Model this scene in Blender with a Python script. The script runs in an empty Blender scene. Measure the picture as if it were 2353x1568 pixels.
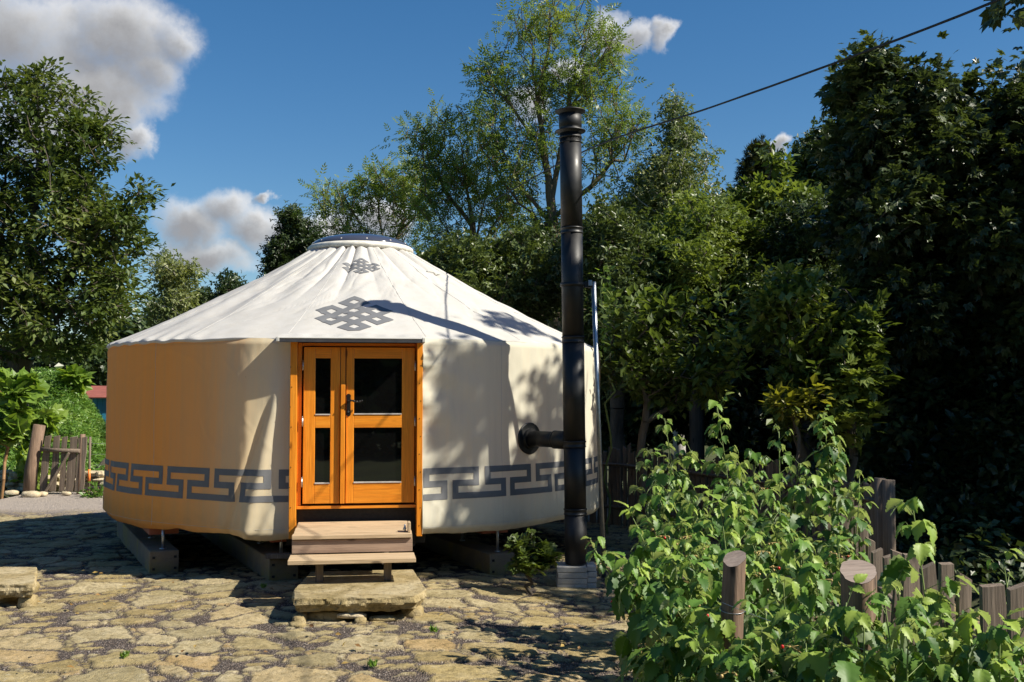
import bpy, bmesh, math
import numpy as np
from mathutils import Vector
PI = math.pi
sc = bpy.context.scene
COL = sc.collection
R_ = np.random.default_rng

# ------------------------------------------------------------------ camera
F, CX, CY, EYE = 2400.0, 1176.5, 784.0, 1.9
PITCH = math.atan(125/2400)
cam_d = bpy.data.cameras.new('camera'); cam_d.sensor_width = 36; cam_d.lens = F/2353*36
cam_d.clip_start = 0.05; cam_d.clip_end = 3000
cam = bpy.data.objects.new('camera', cam_d); COL.objects.link(cam)
cam.location = (0, 0, EYE); cam.rotation_euler = (PI/2+PITCH, 0, 0)
sc.camera = cam
cp_, sp_ = math.cos(PITCH), math.sin(PITCH)

def P(px, py, Y):
    "survey helper: point of the place seen at photo position px,py and standing Y metres off"
    u = (px-CX)/F; v = (CY-py)/F
    t = Y/(cp_-v*sp_)
    return np.array([u*t, Y, EYE+(sp_+v*cp_)*t])

# ------------------------------------------------------------------ sun + sky
AZ, EL = math.radians(16), math.radians(42)      # sun from the right, a little in front of the yurt
SUN = Vector((math.cos(EL)*math.cos(AZ), -math.cos(EL)*math.sin(AZ), math.sin(EL)))
ld = bpy.data.lights.new('sun', 'SUN'); ld.energy = 5.0; ld.angle = math.radians(0.6); ld.color = (1.0, 0.93, 0.80)
lo = bpy.data.objects.new('sun', ld); COL.objects.link(lo)
lo.rotation_euler = (-SUN).to_track_quat('-Z', 'Y').to_euler(); lo.location = (20, -5, 20)
EXPOSURE = 0.78
sc.cycles.max_bounces = 6; sc.cycles.diffuse_bounces = 4; sc.cycles.glossy_bounces = 2; sc.cycles.transmission_bounces = 4
sc.view_settings.view_transform = 'Standard'; sc.view_settings.look = 'None'
sc.view_settings.exposure = EXPOSURE; sc.view_settings.gamma = 1.0

def node(nt, typ, **kw):
    n = nt.nodes.new(typ)
    for k, v in kw.items(): setattr(n, k, v)
    return n
def sock(nt, dst, src):
    if isinstance(src, (int, float, tuple, list)):
        if isinstance(src, (tuple, list)) and len(src) == 3 and dst.type == 'RGBA': src = (*src, 1)
        dst.default_value = src
    else: nt.links.new(src, dst)
def mth(nt, op, a, b=0.0, c=None, clamp=False):
    n = node(nt, 'ShaderNodeMath', operation=op, use_clamp=clamp)
    sock(nt, n.inputs[0], a); sock(nt, n.inputs[1], b)
    if c is not None: sock(nt, n.inputs[2], c)
    return n.outputs[0]
def mixc(nt, fac, a, b, blend='MIX'):
    n = node(nt, 'ShaderNodeMix', data_type='RGBA', blend_type=blend)
    sock(nt, n.inputs[0], fac); sock(nt, n.inputs[6], a); sock(nt, n.inputs[7], b)
    return n.outputs[2]
def ramp(nt, fac, stops):
    n = node(nt, 'ShaderNodeValToRGB'); cr = n.color_ramp
    while len(cr.elements) < len(stops): cr.elements.new(0.5)
    for e, (p, c) in zip(cr.elements, stops):
        e.position = p; e.color = (*c, 1) if not isinstance(c, (int, float)) else (c, c, c, 1)
    sock(nt, n.inputs[0], fac); return n.outputs[0]
def noise(nt, vec, scale, detail=4, rough=0.55, dist=0.0):
    n = node(nt, 'ShaderNodeTexNoise'); n.inputs['Scale'].default_value = scale
    n.inputs['Detail'].default_value = detail; n.inputs['Roughness'].default_value = rough
    n.inputs['Distortion'].default_value = dist
    if vec is not None: nt.links.new(vec, n.inputs['Vector'])
    return n.outputs['Fac']
def mapping(nt, vec, scale=(1, 1, 1), rot=(0, 0, 0), loc=(0, 0, 0)):
    n = node(nt, 'ShaderNodeMapping'); n.inputs['Scale'].default_value = scale
    n.inputs['Rotation'].default_value = rot; n.inputs['Location'].default_value = loc
    nt.links.new(vec, n.inputs['Vector']); return n.outputs[0]

w = bpy.data.worlds.new('World'); sc.world = w; w.use_nodes = True
nt = w.node_tree; nt.nodes.clear()
sky = node(nt, 'ShaderNodeTexSky', sky_type='NISHITA'); sky.sun_disc = False
sky.sun_elevation = EL
sky.sun_rotation = PI/2 + AZ
sky.air_density = 1.0; sky.dust_density = 0.3; sky.ozone_density = 3.0
tc = node(nt, 'ShaderNodeTexCoord')
sx = node(nt, 'ShaderNodeSeparateXYZ'); nt.links.new(tc.outputs['Generated'], sx.inputs[0])
az = mth(nt, 'ARCTAN2', sx.outputs[0], sx.outputs[1]); el = mth(nt, 'ARCSINE', sx.outputs[2])
def ae(px, py):
    p = P(px, py, 10.0) - np.array([0, 0, EYE]); p /= np.linalg.norm(p)
    return math.atan2(p[0], p[1]), math.asin(p[2])
blobs = [(60, 70, 230, 120), (300, 90, 150, 95), (400, 100, 62, 60), (210, 200, 170, 80), (318, 168, 90, 60), (250, 260, 70, 60),
         (300, 330, 45, 42), (-200, 120, 250, 170), (120, 300, 120, 90),
         (445, 520, 95, 62), (535, 485, 80, 58), (610, 530, 95, 58), (480, 590, 140, 40), (720, 545, 100, 60), (620, 450, 20, 16), (860, 510, 70, 50),
         (1400, 78, 60, 45), (1470, 98, 60, 36), (1532, 84, 32, 36), (1200, 235, 55, 45), (1768, 330, 34, 18), (1310, 150, 60, 30)]
wp = noise(nt, tc.outputs['Generated'], 14, 6, 0.6)
wp2 = noise(nt, mapping(nt, tc.outputs['Generated'], loc=(3, 7, 1)), 14, 6, 0.6)
azw = mth(nt, 'ADD', az, mth(nt, 'MULTIPLY', mth(nt, 'SUBTRACT', wp, 0.5), 0.075))
elw = mth(nt, 'ADD', el, mth(nt, 'MULTIPLY', mth(nt, 'SUBTRACT', wp2, 0.5), 0.06))
mx = None; lower = None
for (bx, by, brx, bry) in blobs:
    a0, e0 = ae(bx, by)
    fx = mth(nt, 'POWER', mth(nt, 'ABSOLUTE', mth(nt, 'DIVIDE', mth(nt, 'SUBTRACT', azw, a0), brx/F*0.97)), 2.0)
    fy = mth(nt, 'POWER', mth(nt, 'ABSOLUTE', mth(nt, 'DIVIDE', mth(nt, 'SUBTRACT', elw, e0), bry/F*0.97)), 2.0)
    d = mth(nt, 'SUBTRACT', 1.55, mth(nt, 'ADD', fx, fy))
    mx = d if mx is None else mth(nt, 'SMOOTH_MAX', mx, d, 0.35)
    # light from above-right: same blob shifted towards the sun gives the self-shaded side of the cloud
    fy2 = mth(nt, 'POWER', mth(nt, 'ABSOLUTE', mth(nt, 'DIVIDE', mth(nt, 'SUBTRACT', elw, e0-0.35*bry/F), bry/F)), 2.0)
    fx2 = mth(nt, 'POWER', mth(nt, 'ABSOLUTE', mth(nt, 'DIVIDE', mth(nt, 'SUBTRACT', azw, a0-0.25*brx/F), brx/F)), 2.0)
    d2 = mth(nt, 'SUBTRACT', 1.0, mth(nt, 'ADD', fx2, fy2))
    lower = d2 if lower is None else mth(nt, 'SMOOTH_MAX', lower, d2, 0.5)
nz = noise(nt, tc.outputs['Generated'], 26, 8, 0.6)
dens = mth(nt, 'ADD', mx, mth(nt, 'MULTIPLY', mth(nt, 'SUBTRACT', nz, 0.5), 1.7))
mr = node(nt, 'ShaderNodeMapRange', interpolation_type='SMOOTHSTEP')
nt.links.new(dens, mr.inputs[0]); mr.inputs[1].default_value = 0.0; mr.inputs[2].default_value = 1.7
mask = mr.outputs[0]
shade = mth(nt, 'ADD', lower, mth(nt, 'MULTIPLY', mth(nt, 'SUBTRACT', nz, 0.5), 1.1))
ccol = ramp(nt, shade, [(0.0, (6.6, 6.5, 6.4)), (0.35, (5.0, 4.95, 4.9)), (0.7, (3.5, 3.52, 3.6)), (1.0, (2.6, 2.62, 2.75))])
hsv = node(nt, 'ShaderNodeHueSaturation'); hsv.inputs['Saturation'].default_value = 1.3; hsv.inputs['Value'].default_value = 0.82
nt.links.new(sky.outputs[0], hsv.inputs['Color'])
skyc = mixc(nt, mask, hsv.outputs[0], ccol)
bg = node(nt, 'ShaderNodeBackground'); bg.inputs['Strength'].default_value = 0.078
nt.links.new(skyc, bg.inputs['Color'])
wo = node(nt, 'ShaderNodeOutputWorld'); nt.links.new(bg.outputs[0], wo.inputs[0])

# ------------------------------------------------------------------ materials
def mat(name):
    m = bpy.data.materials.new(name); m.use_nodes = True
    nt = m.node_tree; nt.nodes.clear()
    b = node(nt, 'ShaderNodeBsdfPrincipled'); o = node(nt, 'ShaderNodeOutputMaterial')
    nt.links.new(b.outputs[0], o.inputs[0])
    return m, nt, b, o
def bump(nt, b, h, strength, dist=0.01):
    n = node(nt, 'ShaderNodeBump'); n.inputs['Strength'].default_value = strength; n.inputs['Distance'].default_value = dist
    nt.links.new(h, n.inputs['Height']); nt.links.new(n.outputs[0], b.inputs['Normal'])
def objc(nt): return node(nt, 'ShaderNodeTexCoord').outputs['Object']

def m_plain(name, c, rough=0.5, metal=0.0, var=0.25, scale=12, bumpy=0.15):
    m, nt, b, o = mat(name); oc = objc(nt)
    n = noise(nt, oc, scale, 6, 0.6)
    lo_ = tuple(x*(1-var) for x in c); hi = tuple(min(1, x*(1+var)) for x in c)
    nt.links.new(ramp(nt, n, [(0.3, lo_), (0.7, hi)]), b.inputs['Base Color'])
    b.inputs['Metallic'].default_value = metal
    nt.links.new(ramp(nt, noise(nt, oc, scale*3, 4), [(0.3, max(0, rough-.08)), (0.7, min(1, rough+.12))]), b.inputs['Roughness'])
    if bumpy: bump(nt, b, noise(nt, oc, scale*6, 5), bumpy, 0.004)
    return m
def m_wood(name, c1, c2, c3, rough=0.6, axis='x', rot=0.0, knots=True, fine=1.0, crack=0.4):
    m, nt, b, o = mat(name); oc = mapping(nt, objc(nt), rot=(0, 0, rot))
    s = {'x': (1.2, 22*fine, 22*fine), 'y': (22*fine, 1.2, 22*fine), 'z': (22*fine, 22*fine, 1.2)}[axis]
    g = mapping(nt, oc, scale=s)
    n1 = noise(nt, g, 1.0, 6, 0.65, 1.2); n2 = noise(nt, g, 4.0, 5, 0.6, 0.4); n3 = noise(nt, oc, 2.2, 4, 0.6)
    a = ramp(nt, n1, [(0.32, c1), (0.5, c2), (0.68, c3)])
    a = mixc(nt, ramp(nt, n2, [(0.35, 0.55), (0.6, 0.0)]), a, tuple(x*0.5 for x in c1))
    a = mixc(nt, mth(nt, 'MULTIPLY', n3, 0.5), a, tuple(min(1, x*1.15) for x in c3))
    if knots:
        v = node(nt, 'ShaderNodeTexVoronoi'); v.inputs['Scale'].default_value = 1.0
        ks = {'x': (2.2, 7, 7), 'y': (7, 2.2, 7), 'z': (7, 7, 2.2)}[axis]
        nt.links.new(mapping(nt, oc, scale=ks), v.inputs['Vector'])
        a = mixc(nt, ramp(nt, v.outputs['Distance'], [(0.06, 0.85), (0.13, 0.0)]), a, tuple(x*0.35 for x in c1))
    nt.links.new(a, b.inputs['Base Color']); b.inputs['Roughness'].default_value = rough
    bump(nt, b, mth(nt, 'ADD', n1, n2), crack, 0.003)
    return m
def m_leaf(name, dark, mid, light, trans=0.35, rough=0.42, under=None, spec=0.5):
    m, nt, b, o = mat(name)
    at = node(nt, 'ShaderNodeAttribute', attribute_name='tint')
    c = ramp(nt, at.outputs['Fac'], [(0.0, dark), (0.5, mid), (1.0, light)])
    if under is not None:
        ge = node(nt, 'ShaderNodeNewGeometry'); c = mixc(nt, ge.outputs['Backfacing'], c, under)
    nt.links.new(c, b.inputs['Base Color']); b.inputs['Roughness'].default_value = rough
    b.inputs['Specular IOR Level'].default_value = spec
    t = node(nt, 'ShaderNodeBsdfTranslucent')
    tcn = mixc(nt, 1.0, c, (0.95, 1.0, 0.32), 'MULTIPLY')
    g = node(nt, 'ShaderNodeGamma'); g.inputs[1].default_value = 0.85; nt.links.new(tcn, g.inputs[0]); nt.links.new(g.outputs[0], t.inputs[0])
    mx = node(nt, 'ShaderNodeMixShader'); mx.inputs[0].default_value = trans
    nt.links.new(b.outputs[0], mx.inputs[1]); nt.links.new(t.outputs[0], mx.inputs[2]); nt.links.new(mx.outputs[0], o.inputs[0])
    return m

M = {}
M['pine'] = m_wood('varnished_pine', (0.60, 0.165, 0.010), (0.76, 0.245, 0.016), (0.82, 0.31, 0.03), rough=0.32, axis='z', crack=0.08, fine=1.2)
M['pine_h'] = m_wood('varnished_pine_rail', (0.60, 0.165, 0.010), (0.76, 0.245, 0.016), (0.82, 0.31, 0.03), rough=0.32, axis='x', rot=-math.radians(8.29), crack=0.08, fine=1.2)
M['deck'] = m_wood('weathered_deck_board', (0.28, 0.18, 0.10), (0.44, 0.31, 0.18), (0.56, 0.43, 0.27), rough=0.75, axis='x', rot=-math.radians(8.29), crack=0.3)
M['riser'] = m_wood('weathered_riser_board', (0.17, 0.10, 0.065), (0.30, 0.20, 0.14), (0.40, 0.29, 0.21), rough=0.8, axis='x', rot=-math.radians(8.29), crack=0.3)
M['redwood'] = m_wood('red_brown_joist', (0.22, 0.06, 0.03), (0.28, 0.08, 0.04), (0.32, 0.10, 0.05), axis='x', crack=0.1)
M['oldwood'] = m_wood('old_grey_wood', (0.05, 0.036, 0.025), (0.125, 0.092, 0.066), (0.27, 0.21, 0.16), rough=0.85, axis='z', crack=0.8, fine=1.6)
M['logwood'] = m_wood('bark_stripped_log', (0.05, 0.03, 0.018), (0.14, 0.085, 0.055), (0.26, 0.175, 0.12), rough=0.85, axis='z', crack=0.8)
M['logend'] = m_wood('sawn_log_end', (0.15, 0.11, 0.085), (0.25, 0.19, 0.155), (0.34, 0.275, 0.23), rough=0.85, axis='x', crack=0.5)
M['bark'] = m_wood('bark', (0.03, 0.025, 0.018), (0.075, 0.06, 0.045), (0.14, 0.115, 0.085), rough=0.9, axis='z', crack=0.9)
M['ashbark'] = m_wood('ash_bark', (0.05, 0.04, 0.025), (0.12, 0.09, 0.055), (0.20, 0.15, 0.09), rough=0.9, axis='z', crack=0.9)
M['birchbark'] = m_wood('birch_bark', (0.12, 0.11, 0.10), (0.4, 0.38, 0.34), (0.5, 0.48, 0.44), rough=0.8, axis='x', crack=0.4)
M['black'] = m_plain('black_enamel', (0.007, 0.007, 0.0075), rough=0.5, var=0.2, scale=3, bumpy=0.02)
M['blackflat'] = m_plain('black_board', (0.006, 0.006, 0.006), rough=0.7)
M['iron'] = m_plain('wrought_iron', (0.015, 0.013, 0.012), rough=0.4, metal=0.4, bumpy=0.3, scale=40)
M['steel'] = m_plain('galvanised_steel', (0.42, 0.44, 0.46), rough=0.38, metal=0.85, var=0.18, scale=25, bumpy=0.05)
M['zinc'] = m_plain('zinc_strip', (0.35, 0.36, 0.37), rough=0.45, metal=0.6)
M['darkmetal'] = m_plain('dark_strip', (0.04, 0.04, 0.045), rough=0.5)
M['rubber'] = m_plain('black_cable', (0.008, 0.008, 0.008), rough=0.6, bumpy=0)
M['sill'] = m_plain('pale_sill', (0.5, 0.46, 0.42), rough=0.5)
M['stem'] = m_plain('green_stem', (0.16, 0.22, 0.06), rough=0.6, bumpy=0)
M['redstem'] = m_plain('red_stem', (0.22, 0.12, 0.05), rough=0.6, bumpy=0)
M['berry'] = m_plain('red_berry', (0.55, 0.015, 0.012), rough=0.3, scale=60, bumpy=0.2)
M['unripe'] = m_plain('unripe_berry', (0.45, 0.32, 0.12), rough=0.5, scale=60, bumpy=0.2)
M['orange'] = m_plain('orange_tape', (0.8, 0.22, 0.05), rough=0.5)
M['rosette'] = M['black']

def m_concrete(name, c, moss=(0.22, 0.17, 0.05), amt=0.4, band=0):
    m, nt, b, o = mat(name); oc = objc(nt)
    n = noise(nt, oc, 5, 8, 0.65); n2 = noise(nt, oc, 60, 4, 0.6)
    a = ramp(nt, n, [(0.3, tuple(x*0.65 for x in c)), (0.65, c)])
    a = mixc(nt, ramp(nt, noise(nt, mapping(nt, oc, loc=(5, 5, 5)), 3, 6), [(0.48, 0), (0.62, amt)]), a, moss)
    a = mixc(nt, ramp(nt, n2, [(0.33, 0.5), (0.42, 0)]), a, tuple(x*0.4 for x in c))
    nt.links.new(a, b.inputs['Base Color']); b.inputs['Roughness'].default_value = 0.9
    bump(nt, b, mth(nt, 'ADD', n, n2), 0.5, 0.006); return m
M['concrete'] = m_concrete('old_concrete', (0.21, 0.165, 0.115), amt=0.75)
M['plinth'] = m_concrete('pale_paver', (0.42, 0.41, 0.39), amt=0.1)
def m_stone(name, c1, c2, c3):
    m, nt, b, o = mat(name); oc = objc(nt)
    n = noise(nt, oc, 3.5, 8, 0.65, 0.5); n2 = noise(nt, oc, 18, 8, 0.7); n3 = noise(nt, oc, 90, 4, 0.7)
    a = ramp(nt, n, [(0.32, c1), (0.5, c2), (0.66, c3)])
    a = mixc(nt, ramp(nt, n2, [(0.36, 0.7), (0.48, 0)]), a, tuple(x*0.45 for x in c1))
    a = mixc(nt, ramp(nt, n3, [(0.3, 0.5), (0.4, 0)]), a, tuple(x*0.3 for x in c1))
    nt.links.new(a, b.inputs['Base Color']); b.inputs['Roughness'].default_value = 0.92
    bump(nt, b, mth(nt, 'ADD', mth(nt, 'MULTIPLY', n2, 1.5), n3), 0.8, 0.012); return m
M['sandstone'] = m_stone('sandstone', (0.20, 0.15, 0.055), (0.34, 0.265, 0.13), (0.46, 0.38, 0.23))
M['palestone'] = m_stone('pale_limestone', (0.42, 0.34, 0.20), (0.55, 0.46, 0.31), (0.62, 0.55, 0.42))

# canvas: woven cloth, off-white roof; wall cover with warm light painted in, cream to orange leftward from the door
def m_canvas(name, wall):
    m, nt, b, o = mat(name); oc = objc(nt)
    n = noise(nt, oc, 1.3, 6, 0.6); n2 = noise(nt, mapping(nt, oc, scale=(1, 1, 0.06)), 9, 5, 0.6)
    fine = noise(nt, oc, 260, 2, 0.5)
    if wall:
        at = node(nt, 'ShaderNodeAttribute', attribute_name='west_glow')
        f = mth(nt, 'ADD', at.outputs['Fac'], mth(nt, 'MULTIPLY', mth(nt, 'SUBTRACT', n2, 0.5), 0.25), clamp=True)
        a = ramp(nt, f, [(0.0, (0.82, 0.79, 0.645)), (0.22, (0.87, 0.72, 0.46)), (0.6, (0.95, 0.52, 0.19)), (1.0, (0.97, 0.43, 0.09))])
    else:
        a = ramp(nt, n, [(0.3, (0.60, 0.59, 0.56)), (0.7, (0.67, 0.66, 0.63))])
    a = mixc(nt, ramp(nt, n2, [(0.3, 0.14), (0.6, 0.0)]), a, (0.35, 0.3, 0.2))
    if wall:   # rain splash dirt along the hem
        sz = node(nt, 'ShaderNodeSeparateXYZ'); nt.links.new(oc, sz.inputs[0])
        hz = mth(nt, 'ADD', sz.outputs[2], mth(nt, 'MULTIPLY', noise(nt, oc, 7, 6, 0.65), -0.35))
        a = mixc(nt, ramp(nt, hz, [(0.18, 0.30), (0.42, 0.0)]), a, (0.30, 0.24, 0.15))
    a = mixc(nt, ramp(nt, fine, [(0.3, 0.12), (0.7, 0.0)]), a, (0.45, 0.42, 0.35))
    sp = noise(nt, oc, 22, 3, 0.5)
    a = mixc(nt, ramp(nt, sp, [(0.20, 0.6), (0.23, 0.0)]), a, (0.1, 0.09, 0.07))
    nt.links.new(a, b.inputs['Base Color']); b.inputs['Roughness'].default_value = 0.75
    b.inputs['Specular IOR Level'].default_value = 0.25
    bump(nt, b, mth(nt, 'ADD', fine, mth(nt, 'MULTIPLY', n, 1.5)), 0.25, 0.003)
    t = node(nt, 'ShaderNodeBsdfTranslucent'); nt.links.new(a, t.inputs[0])
    mx = node(nt, 'ShaderNodeMixShader'); mx.inputs[0].default_value = 0.38 if wall else 0.26
    nt.links.new(b.outputs[0], mx.inputs[1]); nt.links.new(t.outputs[0], mx.inputs[2]); nt.links.new(mx.outputs[0], o.inputs[0])
    return m
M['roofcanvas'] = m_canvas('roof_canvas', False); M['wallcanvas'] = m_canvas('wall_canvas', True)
M['print'] = m_plain('grey_print', (0.135, 0.138, 0.145), rough=0.7, var=0.1, scale=4, bumpy=0)
M['ringcloth'] = m_plain('ring_cover', (0.62, 0.59, 0.52), rough=0.6)

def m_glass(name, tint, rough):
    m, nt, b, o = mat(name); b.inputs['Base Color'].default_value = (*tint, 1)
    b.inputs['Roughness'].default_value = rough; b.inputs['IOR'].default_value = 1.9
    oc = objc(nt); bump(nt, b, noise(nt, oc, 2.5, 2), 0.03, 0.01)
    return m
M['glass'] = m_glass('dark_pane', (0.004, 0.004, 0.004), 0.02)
def m_dome():
    m, nt, b, o = mat('smoked_dome')
    b.inputs['Base Color'].default_value = (0.05, 0.055, 0.08, 1); b.inputs['Roughness'].default_value = 0.12
    b.inputs['Coat Weight'].default_value = 0.6
    return m
M['dome'] = m_dome()

# ------------------------------------------------------------------ object helpers
def tag(o, label=None, cat=None, group=None, kind=None):
    if label: o['label'] = label
    if cat: o['category'] = cat
    if group: o['group'] = group
    if kind: o['kind'] = kind
    return o
def empty(name, loc, label, cat, group=None):
    o = bpy.data.objects.new(name, None); COL.objects.link(o); o.location = tuple(float(x) for x in loc)
    o.empty_display_size = 0.2; return tag(o, label, cat, group)
def origin_of(p):
    x = Vector((0, 0, 0))
    while p is not None: x += p.location; p = p.parent
    return np.array(x)
def link(name, me, m, parent=None, loc=None):
    o = bpy.data.objects.new(name, me); COL.objects.link(o)
    me.materials.append(m)
    if parent is not None: o.parent = parent
    elif loc is not None: o.location = tuple(float(x) for x in loc)
    return o
def build_np(name, V, Q, m, parent=None, loc=None, smooth=False, attrs=None):
    "V (n,3) world coords, Q (k,c) uniform polygons"
    V = np.asarray(V, dtype=np.float64)
    off = origin_of(parent) if parent is not None else (np.array(loc) if loc is not None else 0)
    V = V - off
    Q = np.asarray(Q, dtype=np.int32); c = Q.shape[1]
    me = bpy.data.meshes.new(name)
    me.vertices.add(len(V)); me.vertices.foreach_set('co', V.astype(np.float32).ravel())
    me.loops.add(Q.size); me.loops.foreach_set('vertex_index', Q.ravel())
    me.polygons.add(len(Q)); me.polygons.foreach_set('loop_start', np.arange(0, Q.size, c, dtype=np.int32))
    me.polygons.foreach_set('use_smooth', np.full(len(Q), smooth))
    if attrs:
        for k, a in attrs.items():
            at = me.attributes.new(k, 'FLOAT', 'POINT'); at.data.foreach_set('value', np.asarray(a, dtype=np.float32))
    me.update(calc_edges=True)
    return link(name, me, m, parent, loc)
class MB:
    def __init__(s, fr=None): s.v = []; s.f = []; s.fr = fr
    def add(s, vs, fs):
        o = len(s.v)
        for p in vs: s.v.append(tuple(s.fr(*p)) if s.fr else tuple(p))
        for f in fs: s.f.append(tuple(i+o for i in f))
    def box(s, x0, x1, y0, y1, z0, z1):
        s.add([(x0, y0, z0), (x1, y0, z0), (x1, y1, z0), (x0, y1, z0), (x0, y0, z1), (x1, y0, z1), (x1, y1, z1), (x0, y1, z1)],
              [(0, 3, 2, 1), (4, 5, 6, 7), (0, 1, 5, 4), (1, 2, 6, 5), (2, 3, 7, 6), (3, 0, 4, 7)])
    def beam(s, a, b, w, h, up=(0, 0, 1)):
        a = Vector(a); b = Vector(b); d = (b-a).normalized(); up = Vector(up)
        sd = d.cross(up).normalized()*w/2; u = sd.cross(d).normalized()*h/2
        vs = [tuple(p+i*sd+j*u) for p in (a, b) for i, j in ((-1, -1), (1, -1), (1, 1), (-1, 1))]
        s.add(vs, [(0, 1, 2, 3), (7, 6, 5, 4), (0, 4, 5, 1), (1, 5, 6, 2), (2, 6, 7, 3), (3, 7, 4, 0)])
    def tube(s, pts, rad, n=8, caps=True, seed=None, rough=0.0):
        pts = [Vector(p) for p in pts]; k = len(pts)
        if isinstance(rad, (int, float)): rad = [rad]*k
        rg = R_(seed if seed is not None else 0); prof = 1+rough*rg.standard_normal(n)
        vs = []; up = Vector((0.1, 0.3, 1)).normalized()
        for i, p in enumerate(pts):
            d = (pts[min(i+1, k-1)]-pts[max(i-1, 0)]).normalized()
            if abs(d.dot(up)) > 0.95: a = d.cross(Vector((1, 0, 0))).normalized()
            else: a = d.cross(up).normalized()
            if i and a.dot(pa) < 0: a = -a
            pa = a; b = d.cross(a)
            for j in range(n):
                t = 2*PI*j/n; r = rad[i]*prof[j]*(1+rough*0.5*rg.standard_normal())
                vs.append(tuple(p+(a*math.cos(t)+b*math.sin(t))*r))
        fs = [(i*n+j, i*n+(j+1) % n, (i+1)*n+(j+1) % n, (i+1)*n+j) for i in range(k-1) for j in range(n)]
        if caps: fs += [tuple(range(n))[::-1], tuple((k-1)*n+j for j in range(n))]
        s.add(vs, fs)
    def lathe(s, prof, c, n=32, axis=None):
        c = Vector(c); ax = Vector(tuple(axis) if axis is not None else (0, 0, 1)).normalized()
        a = ax.cross(Vector((0, 0, 1)) if abs(ax.z) < 0.9 else Vector((1, 0, 0))).normalized(); b = ax.cross(a)
        vs = [tuple(c+ax*z+(a*math.cos(2*PI*j/n)+b*math.sin(2*PI*j/n))*r) for r, z in prof for j in range(n)]
        k = len(prof)
        fs = [(i*n+j, i*n+(j+1) % n, (i+1)*n+(j+1) % n, (i+1)*n+j) for i in range(k-1) for j in range(n)]
        s.add(vs, fs+[tuple(range(n))[::-1], tuple((k-1)*n+j for j in range(n))])
    def build(s, name, m, parent=None, loc=None, bevel=0.0, smooth=False):
        off = origin_of(parent) if parent is not None else (np.array(loc) if loc is not None else np.zeros(3))
        me = bpy.data.meshes.new(name)
        me.from_pydata([tuple(np.array(p)-off) for p in s.v], [], s.f)
        bm = bmesh.new(); bm.from_mesh(me); bmesh.ops.recalc_face_normals(bm, faces=bm.faces); bm.to_mesh(me); bm.free()
        o = link(name, me, m, parent, loc)
        if smooth:
            for p in me.polygons: p.use_smooth = len(p.vertices) == 4
        if bevel:
            bv = o.modifiers.new('bevel', 'BEVEL'); bv.width = bevel; bv.segments = 2; bv.limit_method = 'ANGLE'
        return o

# value noise (vectorised)
def hash2(ix, iy, s=0):
    h = (ix.astype(np.int64)*374761393 + iy.astype(np.int64)*668265263 + s*1442695041) & 0x7fffffff
    h = ((h ^ (h >> 13))*1274126177) & 0x7fffffff
    return ((h ^ (h >> 16)) & 0xffffff)/float(0xffffff)
def vnoise(x, y, s=0):
    ix = np.floor(x); iy = np.floor(y); fx = x-ix; fy = y-iy
    fx = fx*fx*(3-2*fx); fy = fy*fy*(3-2*fy)
    a = hash2(ix, iy, s); b = hash2(ix+1, iy, s); c = hash2(ix, iy+1, s); d = hash2(ix+1, iy+1, s)
    return (a*(1-fx)+b*fx)*(1-fy)+(c*(1-fx)+d*fx)*fy
def fbm(x, y, s=0, o=4):
    t = 0; a = 0.5; n = 0
    for i in range(o):
        t = t+a*vnoise(x*2**i, y*2**i, s+i*17); n += a; a *= 0.55
    return t/n
def sstep(a, b, x):
    t = np.clip((x-a)/(b-a), 0, 1); return t*t*(3-2*t)

# ------------------------------------------------------------------ terrain
def terrain(x, y):
    z = 0.1*(1-sstep(-1.0, 0.9, x))
    # bank behind the gate on the left, higher far away
    bank = sstep(20.6, 27.5, y+0.25*(x+7))*(1-sstep(-1.3, 0.9, x+0.39*y))
    z = z + 2.15*bank
    z = z + 0.5*sstep(28, 60, y)*sstep(-4, -20, x)
    # ground falls away to the right of the bed
    z = z - 0.9*sstep(4.2, 8, x)*sstep(30, 9, y)
    z = z + 2.5*sstep(24, 45, y)*sstep(-3, 8, x)
    return z
# coarse ground sheet to the horizon
def axis_coords(lo, hi, f0, f1, step):
    a = list(np.arange(f0, f1, step)); x = f0; s = step; L = []
    while x > lo: s *= 1.25; x -= s; L.append(x)
    x = a[-1]; s = step; U = []
    while x < hi: s *= 1.25; x += s; U.append(x)
    return np.array(L[::-1]+a+U)
def grid_faces(nx, ny):
    i = np.arange(ny-1)[:, None]*nx + np.arange(nx-1)[None]
    return np.stack([i, i+1, i+nx+1, i+nx], -1).reshape(-1, 4)
gx = axis_coords(-1200, 1200, -14, 12, 0.22); gy = axis_coords(-300, 2000, 3, 32, 0.22)
X, Y = np.meshgrid(gx, gy)
Z = terrain(X, Y) + 0.05*(fbm(X*1.3, Y*1.3, 5)-0.5)
inside = (X > -9.3) & (X < 4.4) & (Y > 3.2) & (Y < 20.2)
Z = np.where(inside, Z-0.14, Z-0.01)
m, nt, b, o = mat('soil_and_grass'); oc = objc(nt)
n1 = noise(nt, oc, 0.6, 6); n2 = noise(nt, oc, 14, 6, 0.7)
a = ramp(nt, n1, [(0.35, (0.035, 0.05, 0.015)), (0.6, (0.06, 0.085, 0.02)), (0.75, (0.11, 0.10, 0.045))])
a = mixc(nt, ramp(nt, n2, [(0.4, 0.7), (0.6, 0)]), a, (0.03, 0.022, 0.014))
nt.links.new(a, b.inputs['Base Color']); b.inputs['Roughness'].default_value = 0.95; bump(nt, b, n2, 0.8, 0.03)
M['soil'] = m
tag(build_np('ground', np.stack([X, Y, Z], -1).reshape(-1, 3), grid_faces(len(gx), len(gy)), M['soil'], smooth=True), kind='structure')

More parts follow.
